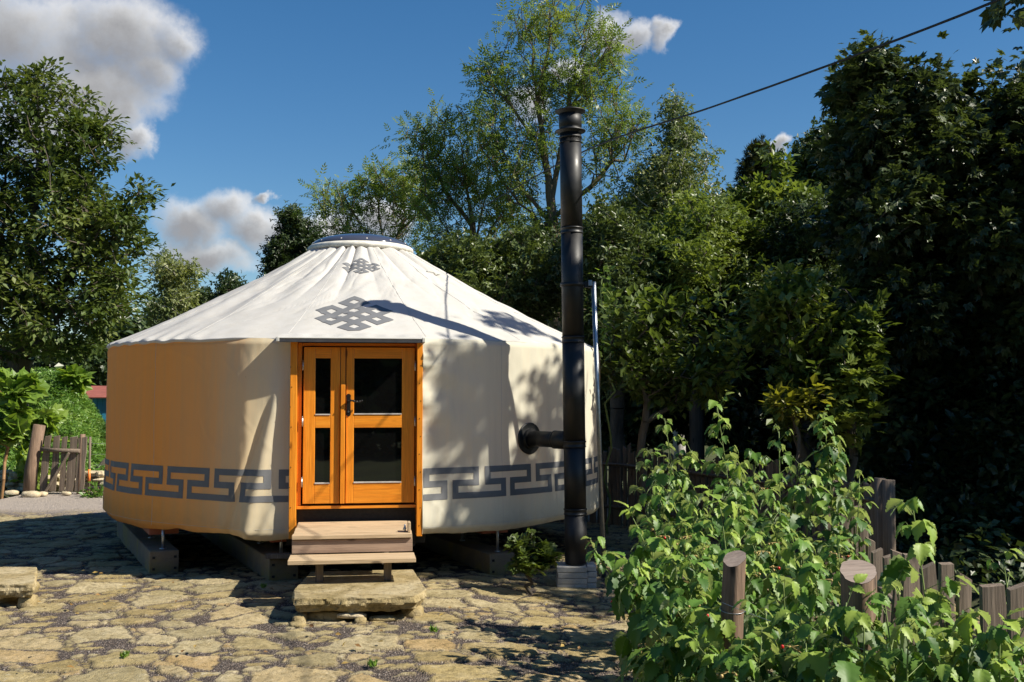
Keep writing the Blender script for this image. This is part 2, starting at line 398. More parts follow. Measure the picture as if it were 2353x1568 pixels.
# stone paving: irregular sandstone flags bedded in dark gravel, as real relief
px_ = np.arange(-9.0, 4.1, 0.0165)
yy = [3.6]
while yy[-1] < 19.8:
    y_ = yy[-1]; yy.append(y_ + (0.03 if y_ < 6.2 else 0.0165 if y_ < 11.5 else 0.0165+0.006*(y_-11.5)))
py_ = np.array(yy)
X, Y = np.meshgrid(px_, py_)
wx = X + 0.16*(fbm(X*2.6, Y*2.6, 11)-0.5)+0.035*(fbm(X*14, Y*14, 12, 3)-0.5)
wy = Y + 0.16*(fbm(X*2.6, Y*2.6, 21)-0.5)+0.035*(fbm(X*14, Y*14, 22, 3)-0.5)
cs = 0.37
gxx = wx/(cs*1.12); gyy = wy/(cs*0.86)
bx = np.floor(gxx); by = np.floor(gyy)
f1 = np.full(X.shape, 9.0); f2 = np.full(X.shape, 9.0); cid = np.zeros(X.shape); cxs = np.zeros(X.shape); cys = np.zeros(X.shape)
for dx in (-2, -1, 0, 1, 2):
    for dy in (-2, -1, 0, 1, 2):
        ix = bx+dx; iy = by+dy
        sxp = ix+0.08+0.84*hash2(ix, iy, 3); syp = iy+0.08+0.84*hash2(ix, iy, 4)
        wgt = 0.55*hash2(ix, iy, 5)**1.5
        d = np.sqrt((gxx-sxp)**2*1.25+(gyy-syp)**2*0.8)-wgt
        new = d < f1
        f2 = np.where(new, f1, np.minimum(f2, d))
        cid = np.where(new, hash2(ix, iy, 6), cid); cxs = np.where(new, sxp, cxs); cys = np.where(new, syp, cys)
        f1 = np.where(new, d, f1)
edge = (f2-f1)*cs
gap = 0.026+0.075*hash2(np.floor(cid*9999), np.floor(cid*777), 8)**1.5+0.10*np.maximum(fbm(X*1.4, Y*1.4, 31)-0.5, 0)
gap = np.where((cid > 0.86), 9, gap)                      # some beds hold only gravel
# gravel apron round the slab steps and under the yurt
apron = np.exp(-(((X+1.25)/0.75)**2+((Y-8.3)/0.26)**2))
gap = gap + 0.4*np.clip(apron*1.8-0.45, 0, 1)
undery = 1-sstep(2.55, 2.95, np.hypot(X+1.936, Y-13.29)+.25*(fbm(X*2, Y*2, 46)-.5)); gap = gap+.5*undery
en = 0.045*(fbm(X*16, Y*16, 41, 4)-0.5)
far = sstep(15.6, 17.0, Y+0.6*(fbm(X, Y, 44)-0.5)); gap = gap+0.5*far
st = sstep(0.0, 0.017, edge-gap+en)
h2 = hash2(np.floor(cid*9999), np.floor(cid*777), 9); h3 = hash2(np.floor(cid*9999), np.floor(cid*777), 10)
tilt = (gxx-cxs)*(h2-0.5)*0.035+(gyy-cys)*(h3-0.5)*0.035
lay = fbm(X*5, Y*5, 51, 4); ledge = np.floor(lay*7)/7
# small chips and cobbles bedded in the gravel
c2 = 0.15; g2x = wx/c2; g2y = wy/(c2*.8); b2x = np.floor(g2x); b2y = np.floor(g2y)
s1 = np.full(X.shape, 9.0); s2 = np.full(X.shape, 9.0); sid = np.zeros(X.shape)
for dx in (-1, 0, 1):
    for dy in (-1, 0, 1):
        ix = b2x+dx; iy = b2y+dy
        d = np.hypot(g2x-(ix+.1+.8*hash2(ix, iy, 13)), g2y-(iy+.1+.8*hash2(ix, iy, 14)))
        new = d < s1; s2 = np.where(new, s1, np.minimum(s2, d)); sid = np.where(new, hash2(ix, iy, 15), sid); s1 = np.where(new, d, s1)
e2 = (s2-s1)*c2
small = sstep(0, .010, e2-.022+.5*en)*(sid > .42)*(1-sstep(-.035, -.012, edge-gap+en))*(1-far)
hs = hash2(np.floor(sid*9999), np.floor(sid*777), 19); hue_ = np.where(small > st, hs, 0)
rel = st*(0.012+0.014*h2+tilt+0.022*(ledge-0.5)+0.012*(fbm(X*12, Y*12, 61, 4)-0.5)+0.007*(fbm(X*40, Y*40, 62, 2)-0.5))
rel = rel + small*(0.008+0.014*hs+0.008*(fbm(X*20, Y*20, 63, 3)-0.5)); st = np.maximum(st, small); h3 = np.where(small > .5, hs, h3)
grav = (1-st)*(0.010*(vnoise(X*62, Y*62, 71)-0.5)+0.006*(vnoise(X*31, Y*31, 72)))
und = 0.03*(fbm(X*0.7, Y*0.7, 81)-0.5)
Z = terrain(X, Y)-0.025+und+rel+grav
m, nt, b, o = mat('flagstone_and_gravel'); oc = objc(nt)
sa = node(nt, 'ShaderNodeAttribute', attribute_name='stone').outputs['Fac']; ha = node(nt, 'ShaderNodeAttribute', attribute_name='hue').outputs['Fac']
n1 = noise(nt, oc, 4, 8, 0.65, 0.5); n2 = noise(nt, oc, 22, 8, 0.7); n3 = noise(nt, oc, 110, 3, 0.7)
base = ramp(nt, ha, [(0.0, (0.25, 0.18, 0.07)), (0.3, (0.40, 0.31, 0.14)), (0.55, (0.30, 0.26, 0.16)), (0.8, (0.50, 0.42, 0.27)), (1.0, (0.40, 0.24, 0.10))])
mott = ramp(nt, n1, [(0.3, (0.16, 0.12, 0.035)), (0.5, (0.30, 0.235, 0.10)), (0.7, (0.46, 0.385, 0.23))])
stc = mixc(nt, 0.5, base, mott)
stc = mixc(nt, ramp(nt, n2, [(0.36, 0.75), (0.47, 0.0)]), stc, (0.16, 0.115, 0.04))
stc = mixc(nt, ramp(nt, n3, [(0.3, 0.6), (0.4, 0.0)]), stc, (0.09, 0.07, 0.04))
stc = mixc(nt, ramp(nt, noise(nt, mapping(nt, oc, loc=(9, 2, 4)), 9, 8, 0.72, 1.0), [(0.50, 0.0), (0.62, 0.55)]), stc, (0.13, 0.10, 0.035))
stc = mixc(nt, ramp(nt, noise(nt, mapping(nt, oc, loc=(1, 8, 2)), 6, 8, 0.75, 0.6), [(0.60, 0.0), (0.68, 0.5)]), stc, (0.62, 0.56, 0.42))
vo = node(nt, 'ShaderNodeTexVoronoi'); vo.inputs['Scale'].default_value = 75; nt.links.new(oc, vo.inputs['Vector'])
sv = node(nt, 'ShaderNodeSeparateColor'); nt.links.new(vo.outputs['Color'], sv.inputs[0])
gc = ramp(nt, sv.outputs[0], [(0.0, (0.07, 0.050, 0.038)), (0.5, (0.155, 0.115, 0.09)), (0.85, (0.24, 0.19, 0.155)), (1.0, (0.42, 0.36, 0.31))])
gc = mixc(nt, ramp(nt, vo.outputs['Distance'], [(0.3, 0.0), (0.62, 0.85)]), gc, (0.03, 0.023, 0.02))
pa_ = node(nt, 'ShaderNodeAttribute', attribute_name='pale').outputs['Fac']
gc = mixc(nt, mth(nt, 'MULTIPLY', pa_, 0.8), gc, (0.42, 0.36, 0.31))
ea_ = node(nt, 'ShaderNodeAttribute', attribute_name='under_shade').outputs['Fac']
gc = mixc(nt, mth(nt, 'MULTIPLY', ea_, 0.9), gc, (0.022, 0.016, 0.011))  # shade under the yurt painted into the gravel colour
nt.links.new(mixc(nt, sa, gc, stc), b.inputs['Base Color']); b.inputs['Roughness'].default_value = 0.93
hgt = mth(nt, 'ADD', mth(nt, 'MULTIPLY', n2, 0.9), mth(nt, 'MULTIPLY', mth(nt, 'SUBTRACT', 1.0, vo.outputs['Distance']), mth(nt, 'MULTIPLY', mth(nt, 'SUBTRACT', 1.0, sa), 0.8)))
bump(nt, b, mth(nt, 'ADD', hgt, mth(nt, 'MULTIPLY', n3, 0.3)), 1.0, 0.02)
M['paving'] = m
tag(build_np('stone_paving', np.stack([X, Y, Z], -1).reshape(-1, 3), grid_faces(len(px_), len(py_)), M['paving'], smooth=True,
             attrs={'stone': st.ravel(), 'hue': h3.ravel(), 'pale': far.ravel(), 'under_shade': undery.ravel()}), kind='structure')
del X, Y, Z, wx, wy, gxx, gyy, f1, f2, edge, gap, st, lay, rel, grav

# ------------------------------------------------------------------ yurt
YC = np.array([-1.936, 13.29]); PH = math.radians(8.29)
NV = np.array([math.sin(PH), -math.cos(PH)]); RV = np.array([math.cos(PH), math.sin(PH)])
def L(u, w_, z): q = YC+RV*u+NV*w_; return (q[0], q[1], z)
def U(px, w_=2.95):   # local u of a photo column on the door plane
    # solve X/Y for given w
    k = (px-CX)/F*1.0
    # (YC.x+RV.x*u+NV.x*w) = k*(YC.y+RV.y*u+NV.y*w)
    return (k*(YC[1]+NV[1]*w_)-(YC[0]+NV[0]*w_))/(RV[0]-k*RV[1])
def ZW(py, w_=2.95, u=0):
    return P(CX, py, YC[1]+NV[1]*w_+RV[1]*u)[2]
RAD, ZE, ZR, RR = 3.0, 2.476, 3.735, 0.60
yurt = empty('yurt', (YC[0], YC[1], 0.1), 'round white canvas yurt with grey key frieze and pine double door', 'yurt')

def roof_z(r, ph):
    t = np.clip((RAD-r)/(RAD-RR), 0, 1)
    z = ZE+(ZR-ZE)*t - 0.045*np.sin(PI*t)
    k = ph*7.5
    # pleats gathered under the ring, running out into long soft folds
    pq = ph+0.16*(1-t)*sstep(0.3, -0.6, ph)-0.10*(1-t)*sstep(-.1, .7, ph)
    f = 0.5+0.5*np.sin(pq*31+2.5*np.sin(pq*5.0)+1.3); f2_ = np.abs(np.sin(pq*12.5+1.8*np.sin(pq*3.1+1)))
    amp = (0.25+0.75*vnoise(ph*6+40, ph*0+3, 7))
    z = z + 0.030*f*sstep(0.66, 1.0, t)*amp - 0.062*(1-f2_)**2.5*sstep(0.22, 0.95, t)**1.3*amp
    tw = fbm(ph*5+9*t, t*3.0+ph, 91, 3)-0.5
    z = z + 0.026*tw*sstep(0.02, 0.25, t)*(1-sstep(0.92, 1, t))
    dg = fbm(ph*9-7*t, t*2.2+ph*1.5+5, 93, 2); z = z - 0.010*np.exp(-((dg-0.5)/0.03)**2)*sstep(0.04, 0.2, t)*(1-sstep(0.7, 0.95, t))
    # shallow tight creases on the west slope
    z = z + 0.014*np.sin(ph*23+6*t)*sstep(-0.1, -0.7, ph)*np.sin(PI*np.clip(t*1.1, 0, 1))
    # rafters press up lightly
    z = z + 0.006*np.cos(ph*30)*(1-sstep(0.5, .9, t))
    # ripples at the eave on the west side
    z = z + 0.016*np.sin(ph*62+2*np.sin(ph*9))*sstep(-0.35, -0.8, ph)*np.exp(-t/0.07)
    return z
nph = 1000; phs = np.linspace(-PI, PI, nph+1)
rs = np.concatenate([RAD-(RAD-RR)*np.linspace(0, 1, 56)**1.0])
PHg, Rg = np.meshgrid(phs, rs)
Zg = roof_z(Rg, PHg)
def ring_pt(r, ph, z):
    return np.stack([YC[0]+r*(NV[0]*np.cos(ph)+RV[0]*np.sin(ph)), YC[1]+r*(NV[1]*np.cos(ph)+RV[1]*np.sin(ph)), z], -1)
# eave lip below
lipr = np.array([RAD-0.004, RAD+0.012, RAD+0.012]); lipz = np.array([-0.034, -0.018, -0.006])
PL, _ = np.meshgrid(phs, lipr)
wv = 0.006*np.sin(PL*40+3*np.sin(PL*7))
# over the doorway the roof cover is tucked up under the drip strip
LZ = ZE+lipz[:, None]+wv+0.03*((PL > -0.24) & (PL < 0.215))*(lipz[:, None] < -0.02)
V1 = ring_pt(lipr[:, None]+0*PL+0.3*wv, PL, LZ)
V2 = ring_pt(Rg, PHg, Zg)
V = np.concatenate([V1, V2], 0)
build_np('roof_cover', V.reshape(-1, 3), grid_faces(nph+1, V.shape[0]), M['roofcanvas'], yurt, smooth=True)
# welt seams on the roof cover
mb = MB()
for a in (-0.62, -0.245, 0.222, 0.60, 1.05, -1.02):
    pts = [tuple(ring_pt(np.array(r), np.array(a*(0.97+0.03*r/3)), roof_z(np.array(r), np.array(a))+0.001)) for r in np.linspace(2.98, 0.7, 40)]
    mb.tube(pts, 0.0022, 5)
mb.build('roof_seam', M['roofcanvas'], yurt, smooth=True)
# round turn-back at the hem of the roof
mb = MB(); mb.tube([tuple(ring_pt(np.array(RAD+0.036), np.array(a), ZE-0.012)) for a in np.linspace(-PI, PI, 241)], 0.005, 5, caps=False)
None and mb.build('eave_rope', M['roofcanvas'], yurt, smooth=True)

# wall cover
uL, uR = U(672), U(966)
a0 = math.asin(uR/RAD); a1 = 2*PI+math.asin(uL/RAD)
na = 1100; aa = np.linspace(a0, a1, na); zz = np.linspace(0, 1, 90)
A, T = np.meshgrid(aa, zz)
A2 = np.where(A > PI, A-2*PI, A)
ZH = 0.52+0.012*np.sin(A*9)+0.016*(fbm(A*6, A*0+2, 95)-0.5)*2
ZH = ZH - 0.035*np.exp(-((A2+0.30)/0.06)**2) + 0.03*np.exp(-((A2+0.66)/0.05)**2)+0.015*np.exp(-((A2+0.95)/0.05)**2)
Zw = ZH+(2.468-ZH)*T
def wall_dr(A2, z):
    dL = (A2-(-0.236)); dR = (A2-0.205)      # angle from the two jambs
    r = 0.02*(1-sstep(0.5, 1.4, z))            # skirt flares a little
    r = r + 0.006*np.sin(A2*28+1.5*np.sin(z*2))*sstep(2.4, 1.6, z)*0.5
    r = r + 0.034*(fbm(A2*6, z*1.3, 96)-0.5) + 0.007*(fbm(A2*34, z*.8+A2*3, 98, 3)-0.5)
    dg = fbm(A2*5+z*1.6, z*.9-A2*2, 97, 2); r = r + 0.004*np.exp(-((dg-.5)/.02)**2)*(.3+fbm(A2*3, z*3, 99, 2))
    # gathers along the right jamb
    g = np.exp(-np.maximum(dR, 0)/0.055)*(dR > -0.02)
    r = r + g*0.013*np.sin(z*42+14*fbm(z*3, z*0, 3)-dR*22)*sstep(0.9, 2.0, z)*(fbm(z*4, z*0+5, 4)+.1)
    r = r + 0.022*np.exp(-np.maximum(dR, 0)/0.10)*np.sin(z*8+3*np.sin(z*3)+dR*24+1)*sstep(0.55, 0.8, z)*(dR > -0.02)
    # long diagonal fold left of the door, from jamb top down and outwards
    x = -dL
    for (s0, z0, k, wd, am) in ((0.012, 2.2, 0.060, 0.022, 0.045), (0.03, 2.05, 0.105, 0.012, -0.028), (0.00, 1.0, 0.16, 0.014, 0.022), (0.00, .9, 0.30, 0.010, 0.018)):
        c = s0+k*(z0-z); r = r + am*np.exp(-((x-c)/wd)**2)*sstep(z0, z0-0.5, z)*(x > -0.03)
    xx = np.maximum(x, 0); r = r + (0.05+0.085*np.clip(xx/.12, 0, 1)*sstep(2.5, 1.9, z))*np.where(xx < .12, 1, np.exp(-((xx-.12)/.11)**2)) + 0.045*np.exp(-np.maximum(dR, 0)/.08)*(dR > -.03)*(dR < 1.5)+0.03*np.exp(-((x-0.30)/0.12)**2)*sstep(2.3, 1.0, z)
    # pulled cloth below the eave by the left jamb
    r = r - 0.02*np.exp(-(x/0.05)**2)*sstep(1.9, 2.4, z)
    # hem tucks under
    return r
Rw = RAD-0.006+wall_dr(A2, Zw)-0.03*sstep(0.975, 1.0, T) - 0.05*(1-sstep(0, 0.035, T))
# pocket around the flue
V = ring_pt(Rw, A, Zw)
west_glow = sstep(-0.16, -0.85, A2)**.8
under = V[0:1]*1.0; uu = ring_pt(Rw[0:1]-0.06, A[0:1], Zw[0:1]+0.01)
V = np.concatenate([uu, V], 0); west_glow = np.concatenate([west_glow[0:1], west_glow], 0)
build_np('wall_cover', V.reshape(-1, 3), grid_faces(na, V.shape[0]), M['wallcanvas'], yurt, smooth=True, attrs={'west_glow': west_glow.ravel()})

def wall_pt(a, z, off=0.004):
    a2 = np.where(a > PI, a-2*PI, a)
    return ring_pt(RAD-0.006+wall_dr(a2, z)+off, a, z)
for k_, a_ in enumerate((-1.30, -.78, 0.50, 0.92, 1.35)):
    mb = MB(); mb.tube([tuple(wall_pt(np.array(a_), np.array(z), .0005)) for z in np.linspace(.56, 2.44, 50)], .0018, 4); mb.build('wall_seam', M['roofcanvas'], yurt, smooth=True)
for s0, s1 in ((a0, PI*.9), (-PI*.9, a1-2*PI)):
    mb = MB(); mb.tube([tuple(wall_pt(np.array(q_), np.array(.60), .0005)) for q_ in np.linspace(s0+.01, s1-.01, 200)], .0014, 4); mb.build('hem_stitching', M['roofcanvas'], yurt, smooth=True)
# key frieze: meander strips laid on the cloth
def frieze(amin, amax, astart, name):
    p = 2*PI/28; t = 0.064/3; z0, z1 = 0.862, 1.178; th = 0.062; zm = (z0+z1)/2
    Vs = []; Qs = []; cnt = 0
    def rect(a, b, c, d):
        nonlocal cnt
        a = max(a, amin); b = min(b, amax)
        if b-a < 0.002: return
        na_ = max(2, int((b-a)/0.008)+1); nz_ = max(2, int((d-c)/0.02)+1)
        Aq, Zq = np.meshgrid(np.linspace(a, b, na_), np.linspace(c, d, nz_))
        Vs.append(wall_pt(Aq, Zq).reshape(-1, 3)); Qs.append(grid_faces(na_, nz_)+cnt); cnt += na_*nz_
    n0 = int((amin-astart)/p)-2; n1_ = int((amax-astart)/p)+2
    for n in range(n0, n1_):
        o_ = astart+n*p
        rect(o_, o_+.9*p, z1-th, z1)                       # top bar
        rect(o_, o_+t, zm-th/2, z1-th)                     # left post
        rect(o_+.9*p-t, o_+.9*p, zm-th/2, z1-th)           # right post
        rect(o_+.46*p, o_+.9*p-t, zm-th/2, zm+th/2)        # right middle bar
        rect(o_+t, o_+.38*p, zm-th/2, zm+th/2)             # left middle bar
        rect(o_+.46*p, o_+.46*p+t, z0+th, zm-th/2)
        rect(o_+.38*p-t, o_+.38*p, z0+th, zm-th/2)
        rect(o_+.46*p, o_+1.38*p, z0, z0+th)               # bottom bar
    build_np(name, np.concatenate(Vs), np.concatenate(Qs), M['print'], yurt, smooth=True)
def phi_of(px):
    u = (px-CX)/F; d = np.array([u, 1.0]); d /= np.linalg.norm(d)
    bq = d@YC; cq = YC@YC-RAD**2; t = bq-math.sqrt(max(bq*bq-cq, 0)); q = d*t-YC
    return math.atan2(q@RV, q@NV)
frieze(a0+0.003, PI, phi_of(1108), 'key_frieze')
frieze(-PI, math.asin(uL/RAD)-0.003, phi_of(506), 'key_frieze')

# endless-knot prints on the roof
HOLES = {(0, 3), (-2, 1), (0, 1), (2, 1), (-1, 0), (1, 0), (-2, -1), (0, -1), (2, -1), (0, -3)}
def knot(px0, rows, half, name, cut=None):
    # rows: (py_top_hole, py_bottom_hole) -> radii on the roof
    def r_at(py, px):
        best = None
        a_ = phi_of(px)
        for r in np.linspace(0.7, 2.98, 400):
            # central angle for this px at radius r
            k = (px-CX)/F
            for_ = None
            # solve phi
            ph = 0.0
            for _ in range(8):
                q = ring_pt(np.array(r), np.array(ph), roof_z(np.array(r), np.array(ph)))
                ph -= (q[0]-k*q[1])/(r*(RV[0]*math.cos(ph)-NV[0]*math.sin(ph))-k*r*(RV[1]*math.cos(ph)-NV[1]*math.sin(ph)))
            q = ring_pt(np.array(r), np.array(ph), roof_z(np.array(r), np.array(ph)))
            v = (q[2]-EYE); yy_ = q[1]
            e = math.atan2(v, yy_)-PITCH
            pyv = CY-F*math.tan(e)
            if best is None or abs(pyv-py) < best[0]: best = (abs(pyv-py), r, ph)
        return best[1], best[2]
    ra, pa = r_at(rows[0], px0); rb, pb = r_at(rows[1], px0)
    jr = (rb-ra)/ (rows[3]-rows[2])        # radius per half-row (j grows upward -> radius falls)
    cells = set(); holes = {(i+j, i-j) for i, j in HOLES}
    for (a, b_) in holes:
        for da in (-1, 0, 1):
            for db in (-1, 0, 1): cells.add((a+da, b_+db))
    cells -= holes
    Vs = []; Qs = []; cnt = 0
    for (a, b_) in cells:
        g = np.linspace(-0.5, 0.5, 6)
        Ag, Bg = np.meshgrid(a+g, b_+g)
        I = (Ag+Bg)/2; J = (Ag-Bg)/2
        r = ra + (rows[2]-J)*(-1)*(-jr) if False else ra + (J-rows[2])*jr*1.0
        ph = pa + (pb-pa)*(J-rows[2])/(rows[3]-rows[2]) + I*half/r
        if cut is not None: r = np.minimum(r, cut)
        V = ring_pt(r, ph, roof_z(r, ph)+0.005)
        Vs.append(V.reshape(-1, 3)); Qs.append(grid_faces(6, 6)+cnt); cnt += 36
    build_np(name, np.concatenate(Vs), np.concatenate(Qs), M['print'], yurt, smooth=True)
def z3(x, y): return 1000/1.7+x/2.353/1.7, 850/1.7+y/2.353/1.7
x_, y1_ = z3(907, 780); _, y2_ = z3(890, 927)
knot(x_-2, (y1_, y2_, 3, -1), 0.117, 'knot_emblem', cut=2.86)
x_, y1_ = z3(962, 397); _, y2_ = z3(945, 497)
knot(x_, (y1_, y2_, 3, -3), 0.064, 'knot_emblem')

# crown ring + skylight dome
ctr = (YC[0], YC[1], 0); 
mb = MB(); mb.lathe([(0.56, 3.70), (0.655, 3.715), (0.672, 3.735), (0.668, 3.765), (0.64, 3.785), (0.60, 3.80), (0.40, 3.80)], ctr, 72)
ring = mb.build('crown_ring', M['ringcloth'], yurt, smooth=True)
mb = MB(); mb.lathe([(0.63*math.cos(t), 3.78+0.165*math.sin(t)) for t in np.linspace(0, PI/2*0.98, 14)], ctr, 72)
dome = mb.build('skylight_dome', M['dome'], yurt, smooth=True)
for k in range(12):
    a = 2*PI*k/12+0.12; c = ring_pt(np.array(0.60), np.array(a), 3.80)
    mb = MB(); mb.lathe([(0.013, -.02), (0.015, 0.02), (0.009, 0.03)], tuple(c), 10); mb.build('dome_screw', M['sill'], dome, smooth=True)
# floor disc, joist ends and the boarded platform edge
mb = MB(); mb.lathe([(2.90, 0.56), (2.90, 0.60), (2.88, 0.78), (2.86, 0.79)], ctr, 72); mb.build('platform', M['blackflat'], yurt)
mb = MB(); mb.lathe([(2.88, .80), (2.86, .805), (0.01, .806)], ctr, 72); mb.build('floor', M['pine_h'], yurt)
BD = np.array([-0.44, 0.898]); BN = np.array([BD[1], -BD[0]])
for (x, y) in ((-3.62, 10.98), (-2.22, 10.42), (-0.15, 11.06)):
    mb = MB(); a = np.array([x, y])-BD*-0.06; mb.beam((a[0], a[1], .49), (a[0]+BD[0]*4.2, a[1]+BD[1]*4.2, .49), 0.30, 0.085)
    mb.build('joist', M['redwood'], yurt, bevel=0.004)
for k in range(5):
    y = 11.6+0.85*k; hw = math.sqrt(max(2.8**2-(y-YC[1])**2, 0.1))
    mb = MB(); mb.beam((YC[0]-hw, y, .535), (YC[0]+hw, y, .535), 0.12, 0.05); mb.build('cross_joist', M['blackflat'], yurt)

# concrete foundation beams, each a thing of its own, with studs
def fbeam(x, y, z0, ln, lab):
    root = empty('foundation_beam', (x, y, z0), lab, 'concrete beam', 'concrete foundation beams under the yurt')
    mb = MB(); h = 0.235
    mb.beam((x, y, z0+h/2-0.03), (x+BD[0]*ln, y+BD[1]*ln, z0+h/2-0.03), 0.29, h+0.06)
    mb.build('beam', M['concrete'], root, bevel=0.012)
    mb = MB()
    for sx_ in (-.105, .105):
        for sz in (.055, .17):
            c = np.array([x, y])+BN*sx_-BD*0.002; mb.box(c[0]-.013, c[0]+.013, c[1]-.004, c[1]+.02, z0+sz-.012, z0+sz+.012)
    mb.build('bolt_pocket', M['blackflat'], root)
    for d in (0.12, 1.05):
        c = np.array([x, y])+BD*d
        mb = MB(); mb.tube([(c[0], c[1], z0+h), (c[0], c[1], .56)], 0.016, 10)
        mb.lathe([(0.035, 0), (0.035, .012)], (c[0], c[1], z0+h+.001), 6); mb.build('stud', M['steel'], root, smooth=True)
    return root
fbeam(-3.56, 10.80, 0.075, 3.3, 'moss stained concrete beam end under the left edge of the yurt')
fbeam(-2.24, 10.36, 0.075, 4.5, 'concrete foundation beam end just left of the wooden steps')
fbeam(-0.10, 10.98, 0.02, 3.6, 'concrete foundation beam end behind the little maple sapling')
mb = MB(); mb.beam((-2.40, 10.30, .335), (-1.92, 10.33, .335), 0.10, 0.045)
tag(mb.build('wooden_shim', M['oldwood'], loc=(-2.2, 10.3, .31), bevel=.003), 'short grey board lying across the beam end beside the wooden steps', 'board')
# ------------------------------------------------------------------ door set
def LB(): return MB(L)
WJ = 3.045
door = yurt
zt, zb = 2.43, 0.50
m_ = LB(); m_.box(U(667, WJ), U(668, WJ)+0.062, 2.80, WJ, 0.515, zt); m_.build('door_jamb', M['pine'], yurt, bevel=.004)
m_ = LB(); m_.box(U(959, WJ)-0.002, U(972, WJ)-0.002, 2.80, WJ, 0.515, zt); m_.build('door_jamb', M['pine'], yurt, bevel=.004)
uJ0, uJ1 = U(667, WJ)+0.066, U(959, WJ)-0.002
# inner door frame
zB = ZW(1160)
fr = LB()
fr.box(uJ0+.002, U(694), 2.86, 2.95, zB-.005, zt-.01); frame = fr.build('door_frame_post', M['pine'], yurt, bevel=.003)
fr = LB(); fr.box(U(955), uJ1-.002, 2.86, 2.95, zB-.005, zt-.01); fr.build('door_frame_post', M['pine'], yurt, bevel=.003)
m_ = LB(); m_.box(uJ0+.002, uJ1-.002, 2.84, 2.965, zB-.035, zB-.006); m_.build('threshold', M['pine_h'], yurt, bevel=.003)
m_ = LB(); m_.box(U(694)+.002, U(955)-.002, 2.86, 2.95, ZW(796), zt-.012); m_.build('door_frame_head', M['pine_h'], yurt, bevel=.003)
def leaf(name, ul, ur, gl, gr_, zt_, zb_, gy, wf, lab):
    lf = LB(); lf.box(ul, gl, wf-.055, wf, zb_, zt_)
    base = lf.build(name, M['pine'], yurt, bevel=.004)
    lf = LB(); lf.box(gr_, ur, wf-.055, wf, zb_, zt_); lf.build('stile', M['pine'], base, bevel=.004)
    if lab: base['label'] = lab
    ys = [zt_]+[z for g in gy for z in g]+[zb_]
    for i in range(0, len(ys), 2):
        rl = LB(); rl.box(gl+.0005, gr_-.0005, wf-.054, wf-.001, ys[i+1], ys[i]); rl.build('rail', M['pine_h'], base, bevel=.003)
    for (g1, g0) in gy:
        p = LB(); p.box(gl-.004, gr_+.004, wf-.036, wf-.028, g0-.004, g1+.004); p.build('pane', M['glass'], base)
        p = LB(); p.box(gl+.002, gr_-.002, wf-.030, wf+.006, g0+.001, g0+.012); p.build('pane_sill', M['sill'], base)
    return base
W1 = 2.975
left = leaf('door_leaf', U(698, W1), U(782, W1), U(725, W1), U(760, W1), ZW(799), ZW(1156), ((ZW(824), ZW(954)), (ZW(983), ZW(1111))), W1, 'narrow left door leaf with two slim panes')
right = leaf('door_leaf', U(796, W1), U(953, W1), U(814, W1), U(924, W1), ZW(799), ZW(1156), ((ZW(824), ZW(953)), (ZW(983), ZW(1110))), W1+.004, 'wide right door leaf with two large panes and a black lever handle')
m_ = LB(); m_.box(U(783.5, W1), U(793, W1)+.004, W1-.05, W1+.03, ZW(1156), ZW(884)); m_.box(U(783.5, W1), U(793, W1)+.004, W1-.05, W1+.0, ZW(884)+.001, ZW(799)); m_.build('meeting_strip', M['pine'], left, bevel=.004)
# hinges
for (px, par, w_) in ((696, left, W1+.003), (954.5, right, W1+.008)):
    for py in (842, 970, 1108):
        c = U(px, w_); z = ZW(py)
        h_ = LB(); h_.lathe([(.0065, -.045), (.0065, .045)], (0, 0, 0), 8) if False else None
        h_ = MB(); p0 = L(c, w_, z-.042); p1 = L(c, w_, z+.042); h_.tube([p0, p1], .0085, 8)
        h_.tube([L(c, w_, z+.045), L(c, w_, z+.055)], .005, 8); h_.build('hinge', M['steel'], par, smooth=True)
# handle plate, lever, keyhole
hu = U(801.5, W1); zp0, zp1 = ZW(957), ZW(905)
m_ = LB(); m_.box(hu-.021, hu+.021, W1+.004, W1+.011, zp0+.02, zp1-.02)
hd = m_.build('door_handle', M['iron'], right, bevel=.004)
for zc in (zp0+.024, zp1-.024):
    m_ = MB(); q0 = L(hu, W1+.0035, zc); q1 = L(hu, W1+.0108, zc); m_.tube([q0, q1], .023, 20); m_.build('plate_end', M['iron'], hd, smooth=False)
m_ = MB(); zl = ZW(922)
m_.tube([L(hu, W1+.01, zl), L(hu, W1+.05, zl)], .010, 12)
pts = [L(hu-.012+.15*t, W1+.055+.006*math.sin(t*3), zl+.006*math.sin(t*7)) for t in np.linspace(0, 1, 26)]
rad = [.0095+.0022*math.sin(t*34) for t in np.linspace(0, 1, 26)]
m_.tube(pts, rad, 10); m_.build('lever', M['iron'], hd, smooth=True)
m_ = MB(); m_.tube([L(hu, W1+.010, ZW(946)), L(hu, W1+.018, ZW(946))], .010, 14); m_.build('key_cylinder', M['steel'], hd, smooth=True)
# screws on the jambs
for px, n_, sd in ((669.5, 9, 1), (966, 10, 2)):
    for k in range(n_):
        zc = 0.62+k*(1.75/n_); u_ = U(px, WJ)+.012*((k % 2)-.5)*(1.0)
        sm = MB(); sm.tube([L(u_, WJ-.001, zc), L(u_, WJ+.003, zc)], .005, 8); sm.build('jamb_screw', M['iron'], yurt)
